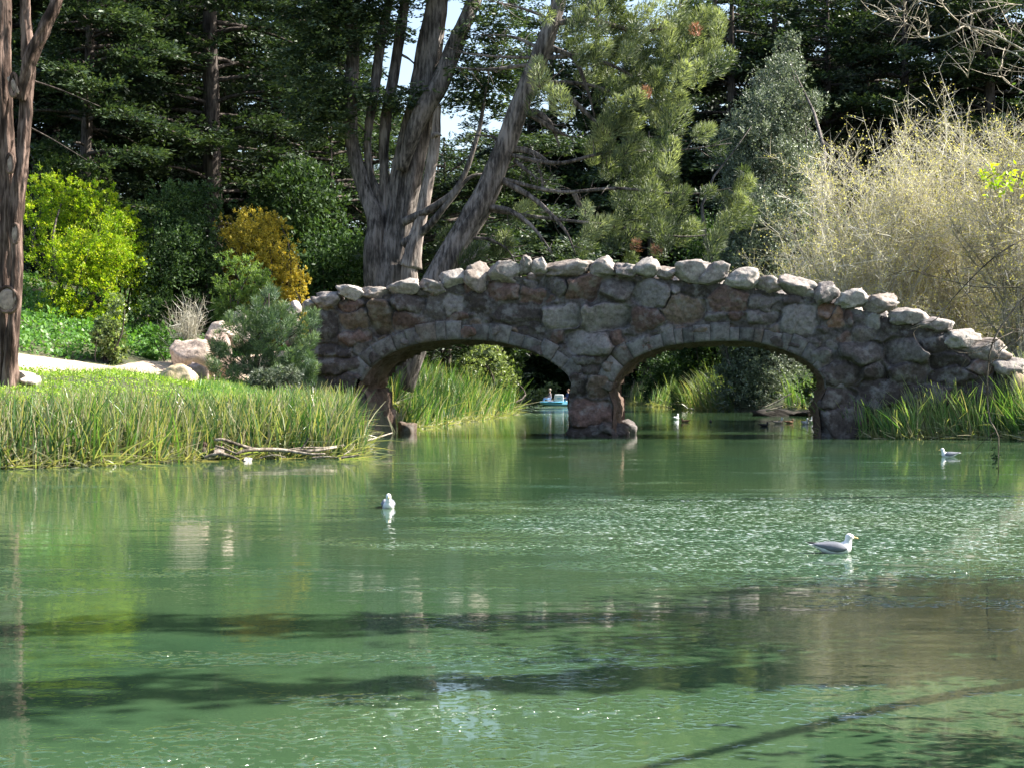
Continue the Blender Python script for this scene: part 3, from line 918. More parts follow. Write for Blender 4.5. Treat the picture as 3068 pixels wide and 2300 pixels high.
# ------------------------------------------------------------------ foliage generators
def spray(g, c, ax, up, size, n, rng, leaf, vb):
    """flat fan of scale foliage around points c (M,3) along ax (M,3)"""
    M = len(c)
    side = norm(np.cross(ax, up))
    t = rng.uniform(-.25, 1, (M, n))
    s = rng.uniform(-1, 1, (M, n)) * (1 - .55 * np.clip(t, 0, 1)) * .55
    pos = c[:, None] + size[:, None, None] * (t[..., None] * ax[:, None] + s[..., None] * side[:, None]) + rng.normal(0, .06, (M, n, 3)) * size[:, None, None]
    d = ax[:, None] * (.7 + rng.random((M, n, 1)) * .5) + side[:, None] * np.sign(s)[..., None] * rng.uniform(.2, .9, (M, n, 1)) + rng.normal(0, .25, (M, n, 3))
    nr = up[:, None] + rng.normal(0, .45, (M, n, 3))
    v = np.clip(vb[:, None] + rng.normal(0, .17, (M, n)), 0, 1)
    K = M * n
    leaves(g, pos.reshape(K, 3), d.reshape(K, 3), leaf * rng.uniform(.6, 1.3, K), leaf * .42 * rng.uniform(.7, 1.3, K), v.ravel(), rng, nr.reshape(K, 3))

def conifer(seed, h, rad, base=.1, nb=80, leaf=.3, dens=1.0, prof='old', lean=0.0):
    rng = np.random.default_rng(seed)
    gt, gc = Geo(), Geo()
    bx, by = rng.normal(0, .4, 2)
    tp = np.array([(0, 0, -.6), (bx * .4, by * .4, h * .3), (bx + lean * h * .5, by, h * .65), (bx * 1.2 + lean * h, by * .6, h)])
    tube(gt, tp, [h * .021, h * .016, h * .011, .03], 9, 24, .12, seed)
    q = catmull(tp, 50)
    for i in range(nb):
        t = base + (1 - base) * ((i + rng.random()) / nb) ** .95
        if prof == 'old':
            pf = .55 + .45 * math.sin(math.pi * min(1, t * .95 + .05)) - .35 * max(0, t - .75) / .25
        else:
            pf = max(.06, (1 - t) ** .8) * 1.1
        L = rad * pf * rng.uniform(.5, 1.15)
        az = rng.uniform(0, 2 * math.pi)
        hd = np.array([math.cos(az), math.sin(az), 0])
        o = q[min(49, int(t * 49))]
        up0 = rng.uniform(-.05, .4)
        s = np.linspace(0, 1, 6)
        pts = o + hd * (L * s)[:, None] + np.array([0, 0, 1.0]) * (L * (up0 * s - rng.uniform(.15, .4) * s ** 2))[:, None]
        tube(gt, pts, [L * .022 + .02, .012], 4, 6, cap=False)
        ns = max(3, int(L * 4.2 * dens))
        ss = rng.uniform(.22, 1.0, ns) ** .8
        cp = np.stack([np.interp(ss, s, pts[:, k]) for k in range(3)], 1)
        sd = np.array([-hd[1], hd[0], 0])
        sg = rng.uniform(-1, 1, ns)
        cp = cp + sd * (sg * L * .3 * (1 - ss * .6))[:, None] + np.array([0, 0, 1]) * rng.normal(0, .14, ns)[:, None]
        ax = norm(hd + sd * (sg * .9)[:, None] + np.array([0, 0, 1]) * rng.normal(.05, .22, ns)[:, None])
        up = norm(np.array([0, 0, 1.0]) + rng.normal(0, .28, (ns, 3)))
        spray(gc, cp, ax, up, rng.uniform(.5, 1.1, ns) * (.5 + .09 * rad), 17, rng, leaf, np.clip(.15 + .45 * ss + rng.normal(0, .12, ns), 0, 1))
    return gt, gc

def clumps(g, lobes, per, leaf, asp, rng, size=.16, fill=.3, upb=.35, vb=.5, dens=1.0, noise=.34):
    """leafy crown: lobes (cx,cy,cz,rx,ry,rz); shoots spread over each lobe's shell, fewer leaves inside"""
    for (cx, cy, cz, rx, ry, rz) in lobes:
        area = (rx * rz + rx * ry + ry * rz) / 3 * 4 * math.pi
        nc = max(8, int(area * 2.6 * dens))
        d = norm(rng.normal(size=(nc, 3)) + np.array([0, 0, .25]))
        rr = 1 + noise * 1.6 * vnoise(d * 2.1 + cx, int(abs(cx * 7)) % 97) + rng.normal(0, .07, nc)
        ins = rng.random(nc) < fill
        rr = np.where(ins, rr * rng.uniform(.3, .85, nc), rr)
        c = np.array([cx, cy, cz]) + d * rr[:, None] * np.array([rx, ry, rz])
        sz = size * (rx * ry * rz) ** (1 / 3) ** .5 * rng.uniform(.6, 1.5, nc)
        ax = norm(d + np.array([0, 0, upb]) + rng.normal(0, .3, (nc, 3)))
        off = rng.normal(0, 1, (nc, per, 3)) * .55 + ax[:, None] * rng.uniform(-.6, 1.5, (nc, per, 1))
        pos = (c[:, None] + off * sz[:, None, None]).reshape(-1, 3)
        ld = (ax[:, None] * .7 + rng.normal(0, .75, (nc, per, 3))).reshape(-1, 3)
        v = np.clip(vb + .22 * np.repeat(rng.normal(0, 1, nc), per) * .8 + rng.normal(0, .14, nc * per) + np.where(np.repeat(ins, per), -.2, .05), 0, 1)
        K = nc * per
        nr = (d[:, None] * .6 + rng.normal(0, .7, (nc, per, 3))).reshape(-1, 3)
        leaves(g, pos, ld, leaf * rng.uniform(.6, 1.35, K), leaf * asp * rng.uniform(.7, 1.25, K), v, rng, nr)

def bush(name, lobes_px, label, cat, mat, leaf=.13, asp=.5, per=16, seed=1, group=None, dens=1.0, bark=None, size=.16, vb=.5, base=None, fill=.3, depth=.8, upb=.35, skirt=True, split=6):
    """lobes_px: (x, y, Y, rx_px, ry_px) in photo pixels at depth Y"""
    rng = np.random.default_rng(seed)
    lb = []
    for (x, y, Y, rx, ry) in lobes_px:
        p = P(x, y, Y)
        a, b = rx / F * Y, ry / F * Y
        lb.append((p[0], p[1], p[2], a, max(a, b) * depth, b))
    zg = float(min(ground_z(np.array([l[0] for l in lb]), np.array([l[1] for l in lb]))))
    if skirt:
        for l in list(lb):
            zb = l[2] - l[5] * .8
            while zb > zg + .2:
                hh = max(.5, l[5] * .75)
                lb.append((l[0] + rng.normal(0, .2), l[1] + .3, zb - hh * .25, l[3] * .82, l[4] * .8, hh))
                zb -= hh * .95
    if split:
        out = []
        for l in lb:
            out.append((l[0], l[1], l[2], l[3] * .72, l[4] * .72, l[5] * .72))
            for d in norm(rng.normal(size=(split, 3)) + np.array([.15, -.25, .3])):
                q = rng.uniform(.3, .52)
                o = d * rng.uniform(.6, .85)
                out.append((l[0] + o[0] * l[3], l[1] + o[1] * l[4], l[2] + o[2] * l[5], l[3] * q, l[4] * q, l[5] * q))
        nl, lb = lb, out
    else:
        nl = lb
    cx = np.mean([l[0] for l in lb]) if base is None else base[0]
    cy = np.mean([l[1] for l in lb]) if base is None else base[1]
    z0 = gz(cx, cy)
    root = thing(name, (cx, cy, z0), label, cat, group)
    o0 = np.array([cx, cy, z0])
    gc, gt = Geo(), Geo()
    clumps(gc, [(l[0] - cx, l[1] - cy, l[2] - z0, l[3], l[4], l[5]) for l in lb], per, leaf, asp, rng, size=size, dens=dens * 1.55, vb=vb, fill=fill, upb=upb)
    for l in nl:
        c = np.array(l[:3]) - o0
        for k in range(2):
            e = c + rng.normal(0, .45, 3) * np.array(l[3:])
            st_ = np.array([rng.normal(0, .15), rng.normal(0, .15), -.3])
            mid = (st_ + e) / 2 + rng.normal(0, .12, 3) * np.linalg.norm(e)
            tube(gt, [st_, mid, e], [.03 + .012 * np.linalg.norm(e), .015], 5, 8)
    gt.build('stem', bark or M_BARKD, root)
    gc.build('crown', mat, root)
    return root

# ------------------------------------------------------------------ the wood behind: cypresses
KINDS = {}
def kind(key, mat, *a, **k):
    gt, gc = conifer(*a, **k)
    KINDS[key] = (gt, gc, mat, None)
kind('big', M_CYP, 41, 30, 6.2, base=.10, nb=120, leaf=.36, dens=1.4)
kind('wide', M_CYP, 42, 26, 7.0, base=.05, nb=120, leaf=.36, dens=1.4)
kind('grey', M_CYP2, 43, 28, 5.8, base=.08, nb=115, leaf=.32, dens=1.4)
kind('sparse', M_CYP, 44, 29, 6.0, base=.25, nb=85, leaf=.34, dens=.85)
kind('low', M_CYP, 45, 15, 5.2, base=.02, nb=80, leaf=.3, dens=1.1)
FIRST = {}
def cyp(key, x, Y, sc, label, group, rz=None, sx=None):
    while shore(np.array([(x - CX) / F * Y]), np.array([Y]))[0] < 2.5:
        Y *= 1.03
        sc *= 1.03
    X = (x - CX) / F * Y
    rz = R.uniform(0, 6.28) if rz is None else rz
    s = (sc * (sx or 1), sc * (sx or 1), sc)
    loc = (X, Y, gz(X, Y) - .2)
    if key not in FIRST:
        gt, gc, mat, _ = KINDS[key]
        r = thing('cypress_tree', loc, label, 'tree', group)
        gt.build('trunk', M_BARKD, r)
        gc.build('crown', mat, r)
        r.rotation_euler = (0, 0, rz)
        r.scale = s
        FIRST[key] = r
        return r
    r = copy_thing(FIRST[key], loc, rz, s, label, group)
    return r
GL, GRT, GB = 'cypresses of the wood left of the bridge', 'cypresses of the wood right of the bridge', 'cypresses far behind the bridge'
LL = 'dark green cypress of the dense wood above the yellow-green bushes'
LR = 'blue-black cypress of the wood towering behind the pale willow'
LB = 'cypress of the far wood showing between the trunks behind the bridge'
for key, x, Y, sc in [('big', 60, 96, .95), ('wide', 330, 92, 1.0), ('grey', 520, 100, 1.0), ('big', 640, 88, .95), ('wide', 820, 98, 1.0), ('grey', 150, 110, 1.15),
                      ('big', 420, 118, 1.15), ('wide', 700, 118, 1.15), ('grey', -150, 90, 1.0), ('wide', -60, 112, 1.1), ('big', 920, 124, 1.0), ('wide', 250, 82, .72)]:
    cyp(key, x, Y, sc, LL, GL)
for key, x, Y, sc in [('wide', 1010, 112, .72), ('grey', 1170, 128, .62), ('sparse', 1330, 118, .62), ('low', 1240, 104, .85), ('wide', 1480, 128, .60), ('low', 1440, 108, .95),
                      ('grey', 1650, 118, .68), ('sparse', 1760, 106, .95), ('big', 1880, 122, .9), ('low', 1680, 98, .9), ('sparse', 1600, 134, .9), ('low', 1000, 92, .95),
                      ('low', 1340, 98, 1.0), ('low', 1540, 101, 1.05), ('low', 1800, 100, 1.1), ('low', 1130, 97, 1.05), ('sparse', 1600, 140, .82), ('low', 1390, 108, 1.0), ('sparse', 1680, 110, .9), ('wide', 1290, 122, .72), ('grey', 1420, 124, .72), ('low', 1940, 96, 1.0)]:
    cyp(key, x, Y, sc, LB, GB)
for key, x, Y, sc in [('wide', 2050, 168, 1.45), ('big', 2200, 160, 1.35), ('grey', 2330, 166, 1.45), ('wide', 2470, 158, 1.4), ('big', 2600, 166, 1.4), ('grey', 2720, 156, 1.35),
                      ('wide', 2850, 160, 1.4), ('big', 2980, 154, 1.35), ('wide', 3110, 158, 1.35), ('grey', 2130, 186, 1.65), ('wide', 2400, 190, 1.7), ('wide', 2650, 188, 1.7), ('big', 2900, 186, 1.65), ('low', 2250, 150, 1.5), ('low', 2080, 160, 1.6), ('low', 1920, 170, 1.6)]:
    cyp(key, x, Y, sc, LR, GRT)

# understory: dark shrubs below the wood
def shrub_row():
    G = 'dark shrubs under the wood'
    k = 0
    for (x, y, Y, rx, ry, m, lab) in [
            (1000, 800, 82, 130, 150, M_DKB, 'dark shrub between the golden bush and the forked trunk'),
            (900, 620, 86, 150, 120, M_DKB, 'dark shrub rising behind the golden bush'),
            (1440, 720, 88, 120, 120, M_OLIVE, 'olive shrub behind the leaning pine trunk'),
            (1660, 640, 90, 150, 170, M_OLIVE, 'olive shrub filling the gap below the pine branches'),
            (1900, 800, 84, 160, 130, M_DKB, 'dark shrub behind the middle of the parapet'),
            (2150, 800, 86, 130, 150, M_DKB, 'dark shrub between the pine and the willow'),
            (3000, 950, 80, 160, 120, M_OLIVE, 'olive shrub behind the low right end of the bridge'),
            (2650, 900, 84, 220, 120, M_OLIVE, 'olive shrub at the foot of the willow'),
            (2200, 1090, 124, 90, 70, M_DKB, 'dark shrub seen through the right arch'),
            (2360, 1100, 112, 100, 80, M_DKB, 'blackish shrub on the bank at the right of the right arch'),
            (2040, 1080, 138, 120, 80, M_DKB, 'dark brownish shrub at the left of the right arch'),
            (1800, 1050, 165, 200, 120, M_DKB, 'far dark shrub on the end bank of the channel'),
            (1560, 1090, 160, 130, 70, M_DKB, 'dark shrub behind the blue pedal boat'),
            (1420, 1040, 120, 110, 90, M_DKB, 'dark shrub behind the pale bush of the left arch'),
            (1260, 1000, 112, 150, 60, M_DKB, 'dark shrub under the crown of the left arch')]:
        k += 1
        while shore(np.array([(x - CX) / F * Y]), np.array([Y]))[0] < rx / F * Y * .8:
            Y *= 1.03
        bush('dark_shrub', [(x, y, Y, rx, ry), (x - rx * .5, y + ry * .4, Y - 1.5, rx * .6, ry * .6), (x + rx * .5, y + ry * .35, Y + 1, rx * .6, ry * .65)],
             lab, 'shrub', m, leaf=.24, asp=.5, per=15, seed=600 + k, dens=.75, size=.22, vb=.42)
shrub_row()

# ------------------------------------------------------------------ the forked cypress and the leaning pine
def z2(pts, Y):
    return PP(pts, Y, 900, 0, 1.951)

def forked_cypress():
    Y = 75.0
    base = P(1165, 1000, Y)
    base[2] = gz(base[0], base[1])
    root = thing('forked_cypress', base, 'tall grey forked cypress with five stems rising behind the left half of the bridge', 'tree')
    px = Y / F / 1.951
    def stem(pts, rad, name='stem', mat=M_BARK, k=20, n=54, rough=.16, seed=1):
        g = Geo()
        tube(g, z2(pts, Y) - base, np.array(rad) * px, k, n, rough, seed)
        return g.build(name, mat, root, smooth=True)
    stem([(500, 1950), (515, 1650), (570, 1300, Y), (650, 880), (725, 470), (775, 150), (800, -60), (820, -400)], [160, 122, 96, 84, 66, 60, 57, 46], 'trunk', k=34, n=90, rough=.22, seed=2)
    stem([(450, 1800), (430, 1500, Y - .5), (440, 1300, Y - .4), (375, 1090), (305, 860), (290, 600), (305, 300), (270, 0), (240, -350)], [70, 56, 48, 44, 38, 36, 34, 28, 20], seed=3)
    stem([(520, 1330), (460, 1160), (405, 1000), (395, 800), (430, 550), (470, 250), (520, 0), (545, -250)], [40, 26, 20, 20, 26, 26, 24, 18], seed=4)
    stem([(520, 1350), (495, 1160), (488, 950), (500, 700), (545, 450), (590, 150), (612, 0), (650, -250)], [40, 28, 24, 30, 32, 30, 26, 20], seed=5)
    stem([(590, 1000, Y - .9), (680, 730, Y - 1.3), (810, 500, Y - 1.2), (905, 270, Y - 1), (990, 70, Y - 1), (1050, -90), (1120, -350)], [30, 46, 50, 46, 42, 36, 26], seed=6)
    stem([(640, 1560, Y - 1), (690, 1350, Y - 1.2), (750, 1060, Y - 1.1), (785, 820, Y - 1.1), (800, 612, Y - 1.1)], [60, 34, 28, 30, 22], 'snag', M_SNAG, seed=7)
    stem([(640, 1640, Y - 1), (650, 1450, Y - 1.1), (690, 1250, Y - .9)], [48, 34, 12], 'snag', M_SNAG, seed=17)
    stem([(775, 800, Y - 1.2), (800, 785, Y - 1.4), (825, 795, Y - 1.5)], [22, 14, 4], 'branch', M_SNAG, 8, 10, seed=8)
    stem([(600, 1300, Y - 1), (790, 1205, Y - 1.5), (930, 1080, Y - 1.6), (1040, 780, Y - 1.6), (1092, 480, Y - 1.6)], [26, 22, 18, 13, 6], 'branch', k=8, n=26, seed=9)
    stem([(600, 1430, Y - 1), (740, 1330, Y - 1.4), (860, 1190, Y - 1.6), (980, 1045, Y - 1.6), (1090, 1015, Y - 1.5)], [28, 24, 18, 12, 6], 'branch', k=8, n=26, seed=10)
    for k, (pts, rr) in enumerate([([(590, 320), (640, 350), (690, 400)], 8), ([(545, 470), (500, 440), (480, 415)], 8), ([(560, 500), (610, 525), (640, 560)], 7), ([(840, 100), (760, 110), (700, 130)], 7),
                                   ([(280, 200), (150, 130), (20, 60), (-120, 40)], 12), ([(300, 420), (180, 340), (60, 300)], 10), ([(440, 520), (330, 560), (200, 540)], 8), ([(410, 800), (300, 700), (180, 660)], 7)]):
        stem(pts, [rr, rr * .8, rr * .4], 'branch', k=6, n=14, seed=20 + k)
    # layered dark sprays on the left side and overhead
    rng = np.random.default_rng(88)
    gc = Geo()
    plates = [(60, 330, 170, 45), (230, 300, 130, 35), (300, 570, 150, 55), (140, 520, 160, 45), (470, 610, 90, 25), (60, 640, 170, 60), (180, 690, 120, 40), (30, 430, 150, 40),
              (60, 100, 220, 60), (260, 60, 170, 60), (420, 110, 140, 50), (140, 210, 200, 40), (480, 20, 170, 40), (700, -90, 220, 60), (330, -100, 300, 80), (560, -200, 360, 90), (40, -60, 260, 60),
              (900, -220, 300, 80), (160, 780, 150, 40), (400, 250, 80, 25), (560, 210, 60, 20), (900, -330, 400, 100), (380, -330, 420, 100),
              (1010, 230, 110, 22), (1130, 190, 100, 22), (1230, 260, 110, 26), (1060, 330, 120, 20), (1190, 345, 110, 22), (960, 420, 90, 26), (1100, 440, 130, 40), (1240, 420, 90, 30), (1010, 500, 110, 34), (1160, 520, 120, 40),
              (1090, 90, 90, 22), (1210, 130, 90, 24), (1180, 40, 110, 24), (660, 560, 40, 18), (620, 640, 50, 22), (960, 600, 100, 36), (1080, 620, 110, 40)]
    for (x, y, rx, ry) in plates:
        n = int(rx * ry * .011) + 22
        a = rng.normal(0, .5, (n, 3))
        c = z2([(x, y)], Y)[0] + np.c_[a[:, 0] * rx * px, rng.normal(0, 1.1, n) - .6, a[:, 1] * ry * px - np.abs(a[:, 0]) * ry * px * .3]
        ax = norm(np.c_[np.sign(a[:, 0]) * .8 + rng.normal(0, .4, n), rng.normal(-.2, .6, n), rng.normal(-.05, .2, n)])
        up = norm(np.array([0, 0, 1.0]) + rng.normal(0, .25, (n, 3)))
        spray(gc, c - base, ax, up, rng.uniform(.35, .8, n), 16, rng, .22, np.clip(rng.normal(.55, .2, n), 0, 1))
    gc.build('crown', M_CYP, root)
forked_cypress()

def spreading_cypress():
    Y = 80.0
    b0 = np.array([-5.2, Y, gz(-5.2, Y)])
    root = thing('spreading_cypress', b0, 'low spreading cypress with flat green layers of foliage behind the leaning pine', 'tree')
    rng = np.random.default_rng(123)
    px = Y / F / 1.951
    gt, gc = Geo(), Geo()
    tube(gt, [(0, 0, -.4), (.3, .1, 3), (.6, .3, 6), (.7, .4, 9.5)], [.3, .24, .17, .05], 10, 30, .12)
    for k in range(40):
        x, y = rng.uniform(640, 1660), rng.uniform(800, 1600)
        if y > 1100 and rng.random() < .2:
            continue
        rx, ry = rng.uniform(70, 170), rng.uniform(22, 45)
        c0 = z2([(x, y)], Y)[0] - b0 + np.array([0, rng.uniform(-1.2, 2.5), 0])
        s0 = np.array([.4, .2, max(.8, min(9, c0[2] - abs(c0[0]) * .25))])
        tube(gt, [s0, (s0 + c0) / 2 + np.array([0, 0, .15]), c0], [.07, .045, .015], 5, 10, cap=False)
        n = int(rx * ry * .011) + 16
        a = rng.normal(0, .55, (n, 3))
        c = c0 + np.c_[a[:, 0] * rx * px, rng.normal(0, .9, n), a[:, 1] * ry * px - np.abs(a[:, 0]) * ry * px * .4]
        ax = norm(np.c_[np.sign(a[:, 0]) * .8 + rng.normal(0, .4, n), rng.normal(-.2, .6, n), rng.normal(-.05, .2, n)])
        spray(gc, c, ax, norm(np.array([0, 0, 1.0]) + rng.normal(0, .28, (n, 3))), rng.uniform(.35, .8, n), 15, rng, .23, np.clip(rng.normal(.6, .2, n), 0, 1))
    gt.build('trunk', M_BARKD, root)
    gc.build('crown', M_CYP, root)
spreading_cypress()

def plume(g, c, ax, L, w, n, rng, nl, nw, vb):
    """bottlebrush plume of needles along ax"""
    t = rng.random(n)
    ref = norm(rng.normal(size=(n, 3)))
    rad = norm(ref - (ref @ ax)[:, None] * ax)
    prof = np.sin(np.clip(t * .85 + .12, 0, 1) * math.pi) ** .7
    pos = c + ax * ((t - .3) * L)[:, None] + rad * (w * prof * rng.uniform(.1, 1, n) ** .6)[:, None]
    vb = vb + .35 * (t - .5)  # tips lighter, base darker: highlight and inner shade put into the colour
    d = norm(rad * .9 + ax * rng.uniform(.3, 1.2, (n, 1)) + np.array([0, 0, .35]) + rng.normal(0, .25, (n, 3)))
    tip = pos + d * (nl * rng.uniform(.7, 1.2, n))[:, None]
    ribbons(g, pos, tip, np.zeros((n, 3)), np.full(n, nw) * rng.uniform(.7, 1.3, n), np.clip(vb + rng.normal(0, .16, n), 0, 1), 1, None, rng)

def leaning_pine():
    Y = 70.0
    b0 = P(1195, 1140, Y)
    b0[2] = gz(b0[0], b0[1])
    root = thing('leaning_pine', b0, 'pine leaning right behind the bridge, with bare lower limbs and plumes of pale green needles', 'tree')
    px = Y / F / 1.951
    rng = np.random.default_rng(99)
    def limb(pts, rad, name='branch', mat=M_BARK, k=8, n=26, rough=.12, seed=1, conv=True):
        g = Geo()
        q = z2(pts, Y) if conv else np.array(pts)
        q[:, 1] += np.linspace(0, rng.normal(0, .6), len(q)) if name == 'branch' else 0
        tube(g, q - b0, np.array(rad) * px, k, n, rough, seed)
        if name == 'branch':
            for _ in range(12):
                i = rng.integers(1, len(q))
                t = rng.random()
                a0 = q[i - 1] * (1 - t) + q[i] * t - b0
                e = a0 + np.array([rng.normal(.35, .4), rng.normal(0, .5), rng.normal(-.1, .5)])
                tube(g, [a0, (a0 + e) / 2 + rng.normal(0, .08, 3), e], [.022, .014, .006], 4, 7)
        g.build(name, mat, root, smooth=True)
        return q
    limb([(560, 2260), (680, 1950), (780, 1690), (905, 1440), (1060, 1190), (1185, 890), (1290, 600), (1400, 330), (1480, 100), (1530, -90), (1570, -350)], [95, 82, 74, 68, 64, 58, 54, 48, 42, 34, 20], 'trunk', k=28, n=80, rough=.15, seed=3)
    ends = []
    for k, (pts, rr) in enumerate([
            ([(1290, 665), (1390, 665), (1470, 740), (1515, 860)], 26), ([(1200, 870), (1350, 890), (1500, 980)], 24), ([(1160, 1050), (1290, 1120), (1400, 1200), (1540, 1350), (1605, 1500)], 20),
            ([(1080, 1210), (1220, 1240), (1350, 1340), (1470, 1500)], 19), ([(1370, 490), (1550, 560), (1700, 700), (1790, 780)], 20), ([(1470, 280), (1600, 350), (1680, 540), (1720, 700)], 17),
            ([(1250, 940), (1390, 1060)], 15), ([(1000, 1390), (1100, 1400), (1200, 1450), (1260, 1530)], 11), ([(1340, 380), (1100, 405), (880, 390)], 13), ([(1390, 340), (1150, 345), (900, 330)], 10),
            ([(1170, 850), (1120, 800), (960, 795)], 11), ([(1420, 300), (1250, 215), (1050, 195)], 11), ([(1480, 120), (1280, 60), (1080, 30)], 10), ([(1300, 640), (1480, 760), (1580, 810)], 18),
            ([(1420, 340), (1650, 330), (1900, 420), (2050, 560)], 14), ([(1480, 140), (1700, 120), (1950, 180), (2200, 160)], 20), ([(1200, 900), (1500, 960), (1800, 900), (2150, 900), (2500, 860)], 13),
            ([(1160, 1040), (1500, 1130), (1850, 1120), (2250, 1160), (2560, 1120)], 12), ([(1080, 1230), (1450, 1280), (1850, 1330), (2200, 1390), (2480, 1370)], 11), ([(1600, 1130), (1660, 1250), (1710, 1370)], 17),
            ([(1380, 480), (1700, 500), (2000, 620), (2250, 600)], 13), ([(1420, 1120), (1400, 1010), (1330, 830)], 8)]):
        q = limb(pts, [rr, rr * .75, rr * .15], seed=30 + k)
    limb([(955, 1540), (1030, 1480), (1105, 1430)], [26, 22, 16], 'snag', M_SNAG, seed=70)
    # plumes of needles
    gc, gd = Geo(), Geo()
    region = np.array([(1690, 0), (1760, -10), (1900, 20), (2060, 45), (2165, 60), (2160, 130), (2130, 215), (2085, 255), (2010, 290), (2030, 330), (2060, 400), (2150, 395), (2205, 430), (2235, 560), (2220, 690),
                       (2130, 740), (2080, 780), (1960, 770), (1840, 790), (1740, 770), (1790, 640), (1850, 560), (1760, 470), (1820, 330), (1730, 200)], float)
    pts = []
    tries = 0
    while len(pts) < 125 and tries < 9000:
        tries += 1
        p = np.array([rng.uniform(1540, 2240), rng.uniform(0, 790)])
        if inpoly(p[:1], p[1:], region)[0] and all(np.hypot(*(p - q)) > 46 for q in pts) and vnoise(np.array([[p[0] / 150, p[1] / 110, 3.3]]), 5)[0] > -.2:
            pts.append(p)
    pts += [np.array(p, float) for p in [(1560, 640), (1690, 330), (1620, 250), (1650, 120), (1690, -40), (1800, -60), (1950, -60), (2080, -40), (1500, 760), (1400, 780), (1330, 720)]]
    for i, p in enumerate(pts):
        c = P(p[0], p[1], Y - rng.uniform(-1.5, 3.0)) - b0
        ax = norm(np.array([rng.normal(.45, .5), rng.normal(-.1, .5), rng.uniform(.4, 1.1)]))
        s = rng.uniform(.65, 1.15)
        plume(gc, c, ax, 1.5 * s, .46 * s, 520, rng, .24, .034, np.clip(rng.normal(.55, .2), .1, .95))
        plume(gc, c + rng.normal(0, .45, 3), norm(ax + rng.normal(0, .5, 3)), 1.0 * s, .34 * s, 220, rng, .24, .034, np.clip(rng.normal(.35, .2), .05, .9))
    for p in [(2085, 98), (1935, 285), (1905, 742), (1970, 755)]:
        c = P(p[0], p[1], Y - 2.9) - b0
        plume(gd, c, norm(rng.normal(0, .5, 3) + np.array([0, 0, 1])), .5, .25, 110, rng, .16, .035, .5)
    gc.build('crown', M_PINE, root)
    gd.build('dead_needles', M_DEAD, root)
leaning_pine()

def young_pine():
    Y = 56.0
    c0 = P(760, 1130, Y)
    z0 = gz(c0[0], Y)
    b0 = np.array([c0[0], Y, z0])
    rng = np.random.default_rng(77)
    root = thing('young_pine', b0, 'small bushy young pine standing against the left end of the bridge', 'tree')
    gt, gc = Geo(), Geo()
    tips = [(805, 885), (770, 930), (840, 940), (760, 985), (700, 985), (720, 1040), (850, 1000), (900, 985), (930, 960), (890, 1040), (930, 1030), (800, 1010), (780, 1060), (660, 1060), (690, 1095), (740, 1110),
            (820, 1080), (860, 1085), (910, 1080), (640, 1100), (780, 1120), (880, 1125), (830, 1130), (930, 1120), (700, 1135), (815, 930), (800, 960), (735, 960), (655, 1030), (870, 965)]
    tube(gt, [(0, 0, -.3), (.1, 0, 1.2), (P(800, 960, Y) - b0), (P(806, 880, Y) - b0)], [.09, .07, .04, .015], 8, 20, .1)
    for x, y in tips:
        e = P(x, y, Y + rng.uniform(-1.1, .9)) - b0
        s = np.array([.1, 0, max(.2, e[2] - .5 - .3 * abs(e[0]))])
        tube(gt, [s, (s + e) / 2 + np.array([0, 0, -.1]), e], [.03, .012], 5, 8)
        ax = norm(np.array([e[0] * .35, e[1] * .4, 1.0]) + rng.normal(0, .2, 3))
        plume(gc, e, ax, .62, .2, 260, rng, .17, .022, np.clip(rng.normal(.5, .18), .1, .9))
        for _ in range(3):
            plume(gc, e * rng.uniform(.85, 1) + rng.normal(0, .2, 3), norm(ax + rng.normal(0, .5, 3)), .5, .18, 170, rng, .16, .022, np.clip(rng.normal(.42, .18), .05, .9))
    gt.build('trunk', M_BARKD, root)
    gc.build('crown', M_YPINE, root)
young_pine()

